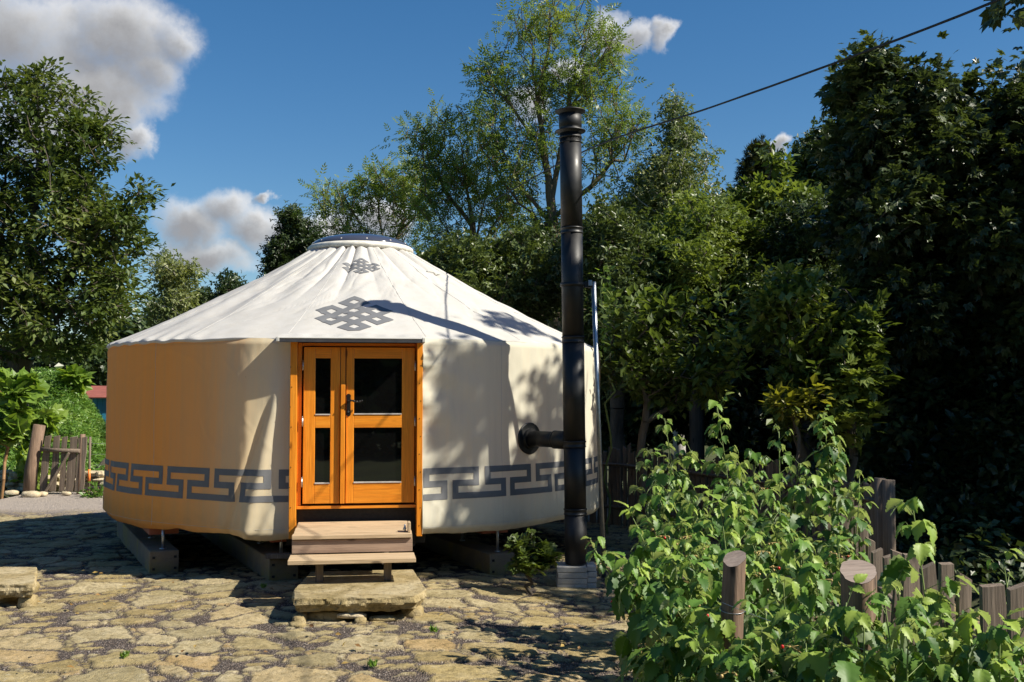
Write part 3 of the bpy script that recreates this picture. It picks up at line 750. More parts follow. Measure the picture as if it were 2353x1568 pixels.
# added board behind blocks light through the door gaps, black board under the door
m_ = LB(); m_.box(uJ0-.1, uJ1+.1, 2.795, 2.83, zB-.4, zt+.02); m_.build('light_block_board', M['blackflat'], yurt)
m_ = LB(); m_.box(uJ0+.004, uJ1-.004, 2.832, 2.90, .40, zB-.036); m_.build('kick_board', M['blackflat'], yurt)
for px in (733, 777, 812, 852, 893, 920):
    m_ = MB(); u_ = U(px, 2.9); zc = ZW(1166); m_.tube([L(u_, 2.899, zc), L(u_, 2.905, zc)], .005, 8); m_.build('board_screw', M['steel'], yurt)
# drip strip over the door
m_ = LB(); wD = 3.19
uA, uB = U(636, wD), U(974, wD)
zD = ZW(778, wD)
m_.box(uA+.012, uB-.006, wD-.02, wD, zD-.040, zD+.002)
drip = m_.build('drip_strip', M['darkmetal'], yurt, bevel=.003)
# sloped cloth porch between eave and strip
ug = np.linspace(uA, uB, 60); s_ = np.linspace(0, 1, 8)
Ug, Sg = np.meshgrid(ug, s_)
phg = np.arcsin(np.clip(Ug/RAD, -1, 1))
w0 = RAD*np.cos(phg)*0+np.sqrt((2.93)**2-Ug**2)
z0_ = roof_z(np.sqrt(w0**2+Ug**2), np.arctan2(Ug, w0))+0.006
Wg = w0*(1-Sg)+(wD+.002)*Sg; Zg_ = z0_*(1-Sg)+(zD+.006)*Sg+0.004*np.sin(Ug*30)*Sg*(1-Sg)*4
V = np.stack([YC[0]+RV[0]*Ug+NV[0]*Wg, YC[1]+RV[1]*Ug+NV[1]*Wg, Zg_], -1)
Vb = V.copy(); Vb[..., 2] -= 0.012
o_ = build_np('porch_flap', np.concatenate([V, Vb[::-1]], 0).reshape(-1, 3), grid_faces(60, 16), M['roofcanvas'], yurt, smooth=True)
for u_ in (uA+.004, uB-.002):
    m_ = LB(); m_.box(u_-.016, u_+.016, wD-.20, wD+.006, zD-.036, zD+.010); m_.build('strip_end', M['roofcanvas'], drip, bevel=.006)
# lintel behind the strip
m_ = LB(); m_.box(U(667, WJ), U(972, WJ), 2.83, 3.03, zt+.002, zt+.045); m_.build('lintel', M['pine_h'], yurt, bevel=.003)
# side gussets closing the gap from wall cover to jamb
for sgn, u_, a_ in ((-1, U(666, WJ), math.asin(uL/RAD)), (1, U(972, WJ), math.asin(uR/RAD))):
    zs = np.linspace(.535, 2.45, 50); Vg = []
    for z in zs:
        p0 = wall_pt(np.array(a_ if sgn > 0 else a_), np.array(z), 0.0)
        p1 = np.array(L(u_, 2.985, z)); Vg.append([p0, p1])
    build_np('jamb_flap', np.array(Vg).reshape(-1, 3), grid_faces(2, 50), M['wallcanvas'], yurt, smooth=True, attrs={'west_glow': np.zeros(100)})
# vent slit on the right of the roof
q = ring_pt(np.array(1.15), np.array(0.78), roof_z(np.array(1.15), np.array(0.78))+.02)
mb = MB(); pts = []
for t in np.linspace(-1, 1, 12):
    a_ = 0.80+0.10*t; r_ = 1.22
    pts.append(tuple(ring_pt(np.array(r_), np.array(a_), roof_z(np.array(r_), np.array(a_))+.03*(1-t*t))))
mb.tube(pts, .012, 6); mb.build('vent_flap', M['roofcanvas'], yurt, smooth=True)

# ------------------------------------------------------------------ wooden steps + slab
st_ = empty('entrance_steps', L(-.05, 3.6, .29), 'weathered two tread wooden steps in front of the yurt door', 'steps')
uc = -.052; hw = .53
n = 7; w0_, w1_ = 2.96, 3.985; bw = (w1_-w0_)/n
for k in range(n):
    m_ = LB(); m_.box(uc-hw+.003*(k % 3), uc+hw-.004*((k+1) % 2), w0_+k*bw+.005, w0_+(k+1)*bw-.005, .630+.0006*(k % 3), .664+.0006*(k % 3)); m_.build('tread_board', M['deck'], st_, bevel=.003)
m_ = LB(); m_.box(uc-hw, uc+hw, 3.90, 3.955, .505, .622); m_.build('riser', M['riser'], st_, bevel=.003)
for k in range(3):
    m_ = LB(); m_.box(uc-hw-.012, uc+hw+.012, 3.962+k*.122+.005, 3.962+(k+1)*.122-.005, .464, .498+.0007*k); m_.build('tread_board', M['deck'], st_, bevel=.003)
for px in (738, 894):
    for w_, h0 in ((4.18, .285), (3.3, .285)):
        u_ = U(px, 4.2); m_ = LB(); m_.box(u_-.033, u_+.033, w_-.09, w_, .291, .462); m_.build('leg', M['oldwood'], st_, bevel=.004)
for u_ in (U(738, 4.2), U(894, 4.2)):
    m_ = LB(); m_.box(u_-.032, u_+.032, 3.05, 3.89, .50, .628); m_.build('stringer', M['riser'], st_, bevel=.003)
# little latch block with a bolt on the top tread
st2 = empty('latch_block', L(.455, 3.86, .666), 'small wooden latch block with a steel bolt at the right edge of the top tread', 'latch')
m_ = LB(); m_.box(.44, .465, 3.78, 3.90, .667, .755); m_.build('block', M['deck'], st2, bevel=.004)
m_ = MB(); m_.tube([L(.425, 3.86, .69), L(.40, 3.86, .70)], .014, 10); m_.tube([L(.418, 3.865, .668), L(.412, 3.865, .735)], .008, 8); m_.build('bolt', M['steel'], st2, smooth=True)

def slab(mb, outline, z0, z1, seed, rough=0.03, n=300, under=0.05):
    rg = R_(seed); pts = np.array(outline, float); k = len(pts)
    # resample outline
    seg = np.linalg.norm(np.roll(pts, -1, 0)-pts, axis=1); cum = np.concatenate([[0], np.cumsum(seg)])
    t = np.linspace(0, cum[-1], n, endpoint=False); res = []
    for x in t:
        i = min(np.searchsorted(cum, x, 'right')-1, k-1); f = (x-cum[i])/seg[i]; res.append(pts[i]*(1-f)+pts[(i+1) % k]*f)
    res = np.array(res); 
    for _ in range(3): res = (np.roll(res, 1, 0)+res*2+np.roll(res, -1, 0))/4
    c = res.mean(0); prev = None
    layers = [(z0, -under), (z0+.15*(z1-z0), -.03), (z0+.3*(z1-z0), -.01), (z0+.45*(z1-z0), .004), (z0+.6*(z1-z0), .010), (z0+.78*(z1-z0), .006), (z0+.92*(z1-z0), .004), (z1-.002, -.001), (z1, -.008)]
    vs = []
    for li, (z, off) in enumerate(layers):
        nz = fbm(t*13, t*0+li*.9+seed, 33, 5)-.5
        nz2 = fbm(t*5, t*0+li*.8+seed+50, 37, 3)-.5
        d = (res-c); dn = d/np.linalg.norm(d, axis=1)[:, None]
        q = res+dn*(off+rough*nz*(1.2 if li < 6 else .45))[:, None]
        zz_ = z+(.05*nz2 if li == 0 else (.02*nz2 if li < 5 else .003*nz))
        vs += [(a, b_, zc) for (a, b_), zc in zip(q, zz_)]
    fs = [(l*n+j, l*n+(j+1) % n, (l+1)*n+(j+1) % n, (l+1)*n+j) for l in range(len(layers)-1) for j in range(n)]
    # top rings towards the centre
    top = (len(layers)-1)*n
    for s in (.75, .45, .15):
        base = len(vs); q = c+(res-c)*s
        zz_ = z1+.010*(fbm(q[:, 0]*9, q[:, 1]*9, seed+5, 3)-.5)
        vs += [(a, b_, zc) for (a, b_), zc in zip(q, zz_)]
        fs += [(top+j, top+(j+1) % n, base+(j+1) % n, base+j) for j in range(n)]; top = base
    fs.append(tuple(top+j for j in range(n))); fs.append(tuple(range(n))[::-1])
    mb.add(vs, fs)
def rock(mb, c, s, seed, squash=.5, n=14):
    rg = R_(seed); vs = []; fs = []; m = n//2
    for i in range(m+1):
        th = PI*i/m
        for j in range(n):
            a = 2*PI*j/n; d = np.array([math.sin(th)*math.cos(a), math.sin(th)*math.sin(a), math.cos(th)])
            d = np.sign(d)*np.abs(d)**.7
            r = 1+.28*(fbm(np.array(d[0]*1.6+seed*3.1), np.array(d[1]*1.6+d[2]*1.3+seed), 3, 3)-.5)*2
            vs.append((c[0]+s[0]*d[0]*r, c[1]+s[1]*d[1]*r, c[2]+s[2]*d[2]*r))
    fs = [(i*n+j, i*n+(j+1) % n, (i+1)*n+(j+1) % n, (i+1)*n+j) for i in range(m) for j in range(n)]
    mb.add(vs, fs)
mb = MB(); pts = [L(*q)[:2] for q in ((-.50, 4.86, 0), (.46, 4.90, 0), (.56, 4.62, 0), (.50, 3.60, 0), (-.43, 3.60, 0), (-.53, 4.5, 0))]
slab(mb, pts, .165, .287, 3, rough=.05)
tag(mb.build('step_slab', M['sandstone'], loc=L(0, 4.3, .17)), 'rough sandstone slab carrying the wooden steps', 'stone slab')
for k, (u_, w_, z_, sx_, sy_, sz_, lb) in enumerate(((-.46, 4.74, .09, .06, .11, .075, 'upright stone under the left front corner of the step slab'), (.44, 4.62, .11, .10, .10, .065, 'upright stone under the right front corner of the step slab'),
        (-.05, 4.80, .128, .12, .06, .026, 'flat pale stone wedged under the middle of the step slab'), (.20, 4.80, .095, .115, .05, .024, 'flat ochre stone wedged under the right half of the step slab'),
        (-.25, 4.72, .105, .16, .06, .05, 'grey stone in the shade under the left half of the step slab'), (.02, 4.86, .095, .05, .045, .03, 'small rounded stone in front of the step slab'),
        (-.47, 4.95, .09, .07, .05, .03, 'small ochre stone lying at the foot of the step slab'), (.30, 4.0, .10, .2, .4, .06, 'stone block hidden in the dark beneath the step slab'), (-.30, 4.0, .10, .2, .4, .06, 'dark stone block beneath the back of the step slab'))):
    mb = MB(); p = L(u_, w_, z_); rock(mb, p, (sx_, sy_, sz_), 20+k)
    tag(mb.build('wedge_stone' if k < 7 else 'support_stone', M['sandstone' if k != 2 else 'palestone'], loc=p, smooth=True), lb, 'stone')
# slab block at the left edge
mb = MB(); q = [P(px, py, 1)[:2] for px, py in ()]
a = P(-70, 1400, 9.05); c_ = P(76, 1400, 9.05); d_ = P(84, 1318, 9.95); e_ = P(-60, 1318, 9.95)
slab(mb, [(a[0], a[1]), (c_[0], c_[1]), (d_[0], d_[1]), (e_[0], e_[1])], .15, .285, 8, rough=.05)
tag(mb.build('stone_block', M['sandstone'], loc=(a[0], 9.4, .12)), 'flat sandstone bench block at the left edge of the paving', 'stone block')
for k, (px, yv, sx_) in enumerate(((64, 9.15, .07), (0, 9.3, .12), (60, 9.8, .1))):
    p = P(px, 1400, yv); mb = MB(); rock(mb, (p[0], p[1], .11), (sx_, .09, .065), 70+k)
    tag(mb.build('support_stone', M['sandstone'], loc=(p[0], p[1], .1), smooth=True), ['ochre stone under the front right corner of the left stone block', 'stone under the front left of the left stone block', 'stone under the back of the left stone block'][k], 'stone')

# ------------------------------------------------------------------ chimney
CHX, CHY = 0.645, 10.62
ch = empty('chimney', (CHX, CHY, .21), 'tall black stove pipe chimney standing beside the yurt', 'chimney')
def zc_(py): return P(1325, py, CHY)[2]
lean = np.array([P(1310, 300, CHY)[0]-P(1326, 1280, CHY)[0]+0.012, 0, zc_(260)-zc_(1280)]); lean /= np.linalg.norm(lean)
def cpt(z): s = (z-.21)/lean[2]; return (CHX+lean[0]*s, CHY, z)
secs = [.215, zc_(1175), zc_(960+60), zc_(780), zc_(530), zc_(308)]
rp = .112
for i in range(5):
    mb = MB(); mb.tube([cpt(secs[i]+.001), cpt(secs[i+1]-.001)], rp-.0015*(i % 2), 40); mb.build('pipe_section', M['black'], ch, smooth=True)
for z in secs[1:5]:
    mb = MB(); c = cpt(z); mb.lathe([(rp, -.035), (rp+.006, -.032), (rp+.006, -.024), (rp+.001, -.02), (rp+.001, .012), (rp+.007, .016), (rp+.007, .026), (rp, .03)], c, 40, axis=lean)
    mb.build('joint_band', M['black'], ch, smooth=True)
z = secs[5]; c = cpt(z)
mb = MB(); mb.lathe([(rp+.006, -.10), (rp+.006, -.09), (rp, -.088), (rp, -.05), (rp+.006, -.048), (rp+.006, -.035), (rp, -.03), (.10, 0), (.155, .02), (.158, .028), (.10, .055), (.118, .07), (.118, .21), (.085, .212)], c, 40, axis=lean)
mb.build('cowl_base', M['black'], ch, smooth=True)
mb = MB(); c2 = cpt(z+.20); mb.lathe([(.115, -.11), (.115, 0), (.158, .028), (.160, .036), (.12, .05), (.02, .056)], c2, 40, axis=lean)
mb.build('cowl_cap', M['black'], ch, smooth=True)
# clamp near pole top
zcl = zc_(655); c3 = cpt(zcl)
mb = MB(); mb.lathe([(rp+.001, -.02), (rp+.012, -.018), (rp+.012, .018), (rp+.001, .02)], c3, 40, axis=lean)
cl = mb.build('wall_clamp', M['black'], ch, smooth=True)
# wall inlet
dk = phi_of(1210); zk = P(1208, 1008, 11.1)[2]
WP = wall_pt(np.array(dk), np.array(zk), 0.0); wn = np.array([NV[0]*math.cos(dk)+RV[0]*math.sin(dk), NV[1]*math.cos(dk)+RV[1]*math.sin(dk), 0])
mb = MB(); mb.lathe([(.165, -.012), (.168, .004), (.160, .010), (.11, .012), (.105, .04)], tuple(WP+wn*.012), 48, axis=tuple(wn)); mb.build('wall_rosette', M['black'], ch, smooth=False)
tgt = np.array(cpt(zk)); e0 = WP+wn*.012
mb = MB(); mb.tube([tuple(e0), tuple(e0*.25+tgt*.75)], .082, 32); mb.build('flue_arm', M['black'], ch, smooth=True)
dv = (tgt-e0)/np.linalg.norm(tgt-e0)
mb = MB(); mb.lathe([(.084, 0), (.095, .004), (.095, .02), (.088, .024), (.094, .03), (.094, .05), (.088, .3)], tuple(e0+dv*.38), 32, axis=tuple(dv)); mb.build('arm_collar', M['black'], ch, smooth=True)
# plinth of stacked pavers
pl = empty('chimney_plinth', (CHX, CHY, 0), 'square plinth of stacked pale pavers under the chimney', 'plinth')
for k in range(4):
    mb = MB(); jx = .004*((k*7) % 3-1); x0, x1 = CHX-.195+jx, CHX+.10+jx
    mb.box(x0, x1, CHY-.17, CHY+.19, -.02+k*.056, .031+k*.056); mb.build('paver', M['plinth'], pl, bevel=.004)
    mb = MB(); mb.box(x1+.008, x1+.10, CHY-.10+.004*k, CHY+.19, -.02+k*.056, .030+k*.056); mb.build('paver', M['plinth'], pl, bevel=.004)
# steel prop pole
pt = P(1364, 648, 10.62); pb = np.array([P(1388, 1300, 11.2)[0], 11.2, -.05])
gp = empty('steel_pole', (pb[0], pb[1], 0), 'thin galvanised steel pole propping the black chimney', 'pole')
mb = MB(); mb.tube([tuple(pb), tuple(pt)], .0245, 16); mb.build('tube', M['steel'], gp, smooth=True)
mb = MB(); mb.box(c3[0]+rp+.005, pt[0]-.015, CHY-.02, CHY+.006, zcl-.03, zcl+.035); br = mb.build('bracket', M['black'], gp, bevel=.003)
mb = MB(); mb.box(pt[0]-.056, pt[0]-.018, CHY-.035, CHY-.021, zcl-.01, zcl+.045); mb.build('bracket_plate', M['steel'], br, bevel=.002)

# cable
def cat(p, q, sag, n=60):
    return [tuple(np.array(p)*(1-t)+np.array(q)*t-np.array([0, 0, sag*4*t*(1-t)])) for t in np.linspace(0, 1, n)]
ca = P(2560, -130, 5.2); cb = P(940, 578, 27)
def cabpt(px, py, Y): return P(px, py, Y)
ctrl = [P(2620, -150, 5.2), P(2290, 2, 6.3), P(1960, 130, 7.6), P(1640, 245, 9.4), P(1345, 347, 11.8), P(1120, 470, 16), P(950, 574, 22), P(840, 640, 30)]
pts = []
for i in range(len(ctrl)-1):
    p0 = ctrl[max(i-1, 0)]; p1 = ctrl[i]; p2 = ctrl[i+1]; p3 = ctrl[min(i+2, len(ctrl)-1)]
    for t in np.linspace(0, 1, 12, endpoint=False):
        pts.append(tuple(.5*((2*p1)+(-p0+p2)*t+(2*p0-5*p1+4*p2-p3)*t*t+(-p0+3*p1-3*p2+p3)*t**3)))
mb = MB(); mb.tube(pts, .0095, 8, seed=3, rough=.08)
tag(mb.build('power_cable', M['rubber'], loc=tuple(ctrl[4]), smooth=True), 'black overhead cable crossing the sky behind the chimney', 'cable')
# ------------------------------------------------------------------ vegetation tools
def nrm(a): return a/np.maximum(np.linalg.norm(a, axis=-1, keepdims=True), 1e-9)
RH = [(0, 0, 0), (.45, .30, .05), (1, 0, -.06), (.5, -.28, .05)]
def tmpl(leaflets, fold=.05):
    "leaflets: (ox, oy, ang, len, width)"
    V = []; Q = []
    for ox, oy, an, ln, wd in leaflets:
        c, s = math.cos(an), math.sin(an); o = len(V)
        for x, y, z in ((0, 0, 0), (.42, .5*wd/ln, fold), (1, 0, -.10), (.46, -.5*wd/ln, fold)):
            x *= ln; y *= ln; V.append((ox+x*c-y*s, oy+x*s+y*c, z*ln))
        Q.append((o, o+1, o+2, o+3))
    return np.array(V), np.array(Q)
T_OVAL = tmpl([(0, 0, 0, 1, .62)])
T_SLIM = tmpl([(0, 0, 0, 1, .34)])
T_ASH = tmpl([(.25, 0, 1.0, .36, .13), (.25, 0, -1.0, .36, .13), (.48, 0, .9, .38, .14), (.48, 0, -.9, .38, .14), (.7, 0, .8, .34, .13), (.7, 0, -.8, .34, .13), (.8, 0, 0, .36, .14)])
T_MAPLE = tmpl([(0, 0, 0, 1, .58), (0.05, 0, .7, .82, .52), (.05, 0, -.7, .82, .52), (0.02, 0, 1.5, .55, .42), (.02, 0, -1.5, .55, .42)])
T_VINE = tmpl([(0, 0, 0, .9, .8), (0.05, 0, .9, .75, .7), (.05, 0, -.9, .75, .7), (0, 0, 1.9, .5, .5), (0, 0, -1.9, .5, .5)])
T_TRIO = tmpl([(0, 0, 0, .6, .36), (.05, 0, 2.2, .55, .32), (.1, 0, -2.0, .58, .34)])
T_BUSHL = tmpl([(0, 0, .3, .7, .5), (-.2, .25, 1.7, .62, .45), (-.1, -.3, -1.4, .66, .46), (.3, .2, -.4, .6, .42)])
T_NEEDLE = tmpl([(0, 0, 0, 1, .16), (.1, 0, .5, .8, .14), (.1, 0, -.5, .8, .14), (.3, 0, .35, .7, .12)])

def leaf_mesh(name, pos, d, up, size, T, m, parent=None, loc=None, tint=None, smooth=False, kind=None):
    TV, TQ = T; n = len(pos); k = len(TV)
    d = nrm(d); z = nrm(up-(up*d).sum(-1, keepdims=True)*d); y = np.cross(z, d)
    V = pos[:, None, :] + size[:, None, None]*(TV[None, :, 0:1]*d[:, None]+TV[None, :, 1:2]*y[:, None]+TV[None, :, 2:3]*z[:, None])
    Q = (TQ[None]+(np.arange(n)*k)[:, None, None]).reshape(-1, TQ.shape[1])
    if tint is None: tint = R_(1).random(n)
    o = build_np(name, V.reshape(-1, 3), Q, m, parent, loc, smooth, {'tint': np.repeat(tint, k)})
    if kind: o['kind'] = kind
    return o
def tubes_np(name, p0, p1, r0, r1, m, parent=None, loc=None, k=6):
    d = nrm(p1-p0); a = nrm(np.cross(d, np.array([.31, .12, .94])[None]+0*d)); b = np.cross(d, a)
    t = np.arange(k)*2*PI/k; ct, s_t = np.cos(t)[None, :, None], np.sin(t)[None, :, None]
    ring = a[:, None]*ct+b[:, None]*s_t
    V = np.stack([p0[:, None]+ring*r0[:, None, None], p1[:, None]+ring*r1[:, None, None]], 1)   # E,2,k,3
    j = np.arange(k); q = np.stack([j, (j+1) % k, k+(j+1) % k, k+j], -1)
    Q = (q[None]+(np.arange(len(p0))*2*k)[:, None, None]).reshape(-1, 4)
    return build_np(name, V.reshape(-1, 3), Q, m, parent, loc, True)

def in_lobes(lobes, n, rg, surf=.45):
    "lobes (px,py,rx,ry,Y,rY): points spread through ellipsoids, denser near their skin"
    W = np.array([l[2]*l[3] for l in lobes], float); W /= W.sum(); out = []
    for l, k in zip(lobes, rg.multinomial(n, W)):
        px, py, rx, ry, Yd, rY = l; c = P(px, py, Yd)
        q = nrm(rg.standard_normal((k, 3)))*(rg.random((k, 1))**surf)
        out.append(c+q*np.array([rx*Yd/F, rY, ry*Yd/F]))
    return np.concatenate(out)

def grow(trunks, targets, rg, step=.35, upb=.35, wob=.04, lowpref=.6, steep=0.0):
    pos = []; par = []
    for t in trunks:
        t = np.array(t, float)
        seg = []
        for a, b in zip(t[:-1], t[1:]):
            n = max(1, int(np.linalg.norm(b-a)/step)); seg += [a+(b-a)*i/n for i in range(n)]
        seg.append(t[-1])
        if pos:
            q = np.array(pos); last = int(np.argmin(np.linalg.norm(q-seg[0], axis=1)))
        else: last = -1
        for s in seg:
            pos.append(s+wob*rg.standard_normal(3)*(0 if last < 0 else 1)); par.append(last); last = len(pos)-1
    A = np.zeros((len(pos)+len(targets)*14, 3)); A[:len(pos)] = pos; n = len(pos)
    d0 = np.min(np.linalg.norm(targets[:, None]-A[None, :n:2], axis=2), axis=1) if n < 400 else np.linalg.norm(targets-A[0], axis=1)
    order = np.argsort(d0); ends = []; chain = []
    for i in order:
        t = targets[i]; v = t-A[:n]; dist = np.linalg.norm(v, axis=1)
        cost = dist+lowpref*np.maximum(0, -(v[:, 2])+.1*dist)*1.2+.25*dist*(v[:, 2] < .35*dist)+steep*np.maximum(0, np.hypot(v[:, 0], v[:, 1])-v[:, 2]*.9)
        j = int(np.argmin(cost)); L_ = dist[j]
        kk = int(min(12, max(1, L_/step)))
        c = A[j]+(t-A[j])*.45+np.array([0, 0, upb*L_*.3])+wob*L_*rg.standard_normal(3)
        prev = j; ch = []
        for s in range(1, kk+1):
            f = s/kk; q = (1-f)**2*A[j]+2*f*(1-f)*c+f*f*t
            A[n] = q; par.append(prev); prev = n; ch.append(n); n += 1
        ends.append(prev); chain.append(ch)
    return A[:n], np.array(par), chain
def radii(par, n, rt, tip=.006, ex=.5):
    cnt = np.ones(n)
    for i in range(n-1, 0, -1):
        if par[i] >= 0: cnt[par[i]] += cnt[i]
    return np.maximum(tip, rt*(cnt/cnt[0])**ex)

def make_tree(name, label, cat, trunks, lobes, ntgt, per, leaf, T, lm, bark, rt=.15, seed=1, spread=.16, out=.6, upn=1.0, step=.35,
              upb=.35, group=None, droop=0.0, surf=.45, skip=None, tipr=.006, shoots=0, back=.6, jit=.5, wob=.04, zsp=.75, steep=0.0, ex=.5, hole=0.0):
    rg = R_(seed); base = np.array(trunks[0][0], float)
    root = empty(name, base, label, cat, group)
    tg = in_lobes(lobes, ntgt, rg, surf)
    if skip is not None: tg = tg[~skip(tg)]
    if hole:
        hn = (fbm(tg[:, 0]*.75+seed*1.7, tg[:, 2]*.75+.5*tg[:, 1], seed, 3)); tg = tg[hn > np.quantile(hn, hole)]
    A, par, chain = grow(trunks, tg, rg, step, upb, wob, steep=steep)
    r = radii(par, len(A), rt, tipr, ex)
    e = np.arange(1, len(A)); e = e[par[1:] >= 0]
    tubes_np('trunk', A[par[e]], A[e], np.minimum(r[par[e]], r[e]*1.7), r[e], bark, root)
    cen = tg.mean(0)
    P_ = []; D_ = []
    for ch in chain:
        m = max(1, int(len(ch)*back)); c = ch[-m:]
        k = per
        ii = rg.integers(0, len(c), k); f = rg.random((k, 1))
        a = A[np.array(c)[ii]]; b = A[par[np.array(c)[ii]]]
        ax = nrm(A[c[-1]]-A[par[c[0]]])
        p = a*f+b*(1-f)+rg.standard_normal((k, 3))*spread*np.array([1, 1, zsp])
        P_.append(p); o_ = nrm(p-a*.5-b*.5+1e-6)
        D_.append(o_*out+ax[None]*.5+rg.standard_normal((k, 3))*jit+np.array([0, 0, -droop]))
    pos = np.concatenate(P_); d = np.concatenate(D_); n = len(pos)
    if skip is not None: kp = ~skip(pos); pos = pos[kp]; d = d[kp]; n = len(pos)
    up = np.array([0, 0, upn])+rg.standard_normal((n, 3))*.55
    sz = leaf*(.6+.7*rg.random(n))
    clump = np.clip(vnoise(pos[:, 0]*1.1+3, pos[:, 2]*1.1+pos[:, 1], seed)*.7+.35*rg.random(n)-.05, 0, 1)
    leaf_mesh('crown', pos, d, up, sz, T, lm, root, tint=clump)
    return root

# leaf materials (real leaf albedos)
LM = {}
LM['horn'] = m_leaf('hornbeam_leaf', (.038, .065, .014), (.09, .13, .03), (.20, .225, .07), .28)
LM['ash'] = m_leaf('ash_leaf', (.08, .13, .025), (.16, .23, .045), (.31, .34, .08), .45)
LM['birch'] = m_leaf('birch_leaf', (.07, .10, .035), (.14, .18, .06), (.26, .27, .10), .38)
LM['dark'] = m_leaf('dark_leaf', (.014, .026, .008), (.035, .06, .018), (.08, .11, .035), .2)
LM['maple'] = m_leaf('maple_leaf', (.022, .036, .012), (.055, .08, .03), (.13, .17, .06), .25, rough=.36)
LM['hazel'] = m_leaf('hazel_leaf', (.045, .07, .014), (.12, .17, .035), (.26, .31, .07), .36)
LM['wood'] = m_leaf('woodland_leaf', (.022, .04, .011), (.06, .09, .024), (.15, .19, .05), .25)
LM['yel'] = m_leaf('yellowing_leaf', (.16, .17, .02), (.26, .25, .03), (.36, .34, .05), .4)
LM['vine'] = m_leaf('vine_leaf', (.11, .20, .03), (.19, .30, .05), (.36, .46, .08), .45)
LM['weed'] = m_leaf('weed_leaf', (.06, .14, .02), (.13, .25, .04), (.26, .36, .07), .4)
LM['rasp'] = m_leaf('raspberry_leaf', (.030, .085, .022), (.12, .24, .036), (.32, .43, .075), .36, rough=.48, under=(.33, .40, .24), spec=.4)
LM['needle'] = m_leaf('needle', (.03, .04, .012), (.06, .065, .02), (.12, .10, .035), .1)

def tp(px, py, Y): return tuple(P(px, py, Y))
def gb(px, Y, dz=-.1):
    x = (px-CX)/F*Y*(1.0); return (x, Y, float(terrain(np.array(x), np.array(Y)))+dz)

# 1 hornbeam on the left
make_tree('hornbeam_tree', 'big broad hornbeam tree at the left edge behind the green bank', 'tree', [[gb(40, 24), tp(50, 760, 24), tp(70, 560, 24), tp(90, 350, 24)], [tp(50, 760, 24), tp(180, 600, 23.5), tp(240, 450, 23)], [tp(52, 740, 24), tp(-60, 560, 24), tp(-80, 380, 24)]],
    [(95, 175, 40, 50, 24, .8), (40, 200, 60, 50, 24, 1), (160, 225, 40, 45, 24, .8), (250, 320, 45, 50, 23.5, .8), (310, 440, 50, 45, 23, .8), (80, 300, 95, 130, 24, 1.6), (20, 470, 160, 200, 24, 2.6), (190, 400, 90, 150, 23.5, 1.8), (200, 600, 130, 170, 23.5, 2.6), (280, 520, 75, 70, 23, 1.5), (60, 700, 200, 130, 23.5, 3), (270, 680, 70, 80, 23, 1.6), (-120, 500, 150, 300, 24, 3), (150, 780, 130, 60, 23, 2), (215, 290, 45, 60, 23.5, .8)],
    1250, 30, .16, T_OVAL, LM['horn'], M['bark'], rt=.26, seed=11, spread=.16, upn=2.6, step=.3, upb=.8, droop=.1, out=.7, zsp=.35, jit=.35, hole=.06)
# upright leafy shoots that make its ragged top
rg = R_(5)
# 2-4 small far trees on the left
make_tree('birch_tree', 'small thin birch right of the big hornbeam', 'tree', [[gb(392, 38), tp(393, 720, 38), tp(385, 640, 38), tp(400, 580, 38)]],
    [(385, 620, 42, 60, 38, 1), (415, 660, 40, 70, 38, 1), (380, 700, 50, 50, 38, 1), (425, 620, 22, 25, 38, .5)], 130, 26, .2, T_TRIO, LM['birch'], M['birchbark'], rt=.12, seed=12, spread=.2, droop=.6)
make_tree('alder_bush', 'low dark bush showing over the left slope of the yurt roof', 'bush', [[gb(520, 42), tp(520, 690, 42)]],
    [(520, 655, 30, 30, 42, .8), (470, 690, 50, 22, 42, 1.2), (545, 680, 35, 25, 42, 1), (440, 710, 60, 30, 42, 1.4)], 90, 30, .24, T_TRIO, LM['dark'], M['bark'], rt=.1, seed=13, spread=.22)
make_tree('alder_tree', 'dark two topped tree left of the yurt skylight', 'tree', [[gb(668, 30), tp(670, 620, 30), tp(672, 500, 30)], [tp(670, 640, 30), tp(712, 560, 30)]],
    [(668, 505, 26, 36, 30, .6), (660, 570, 42, 45, 30, .8), (712, 550, 26, 45, 30, .6), (635, 600, 40, 45, 30, .8), (700, 620, 55, 50, 30, 1)], 300, 30, .16, T_TRIO, LM['dark'], M['bark'], rt=.14, seed=14, spread=.13, droop=.3)
# 5-7 ashes
make_tree('ash_tree', 'low ash tree with several thin stems just right of the skylight', 'tree', [[gb(890, 27), tp(888, 600, 27), tp(868, 470, 27), tp(880, 380, 27)], [tp(885, 580, 27), tp(830, 520, 27), tp(790, 450, 27)], [tp(890, 600, 27), tp(930, 500, 27), tp(915, 400, 27)]],
    [(955, 400, 40, 60, 27, 1), (960, 500, 45, 60, 27, 1.1), (750, 470, 30, 40, 27, .8), (800, 455, 62, 45, 27, 1.3), (870, 420, 55, 55, 27, 1.3), (800, 530, 60, 40, 27, 1.3), (925, 440, 45, 60, 27, 1.2), (770, 500, 34, 40, 27, .8), (900, 540, 60, 60, 27, 1.4), (850, 590, 70, 40, 27, 1.3)],
    430, 6, .27, T_ASH, LM['ash'], M['ashbark'], tipr=.009, rt=.09, seed=15, spread=.18, back=.35, hole=.12, steep=1.3, ex=.56, wob=.015, droop=.3, upb=.9, surf=.5)
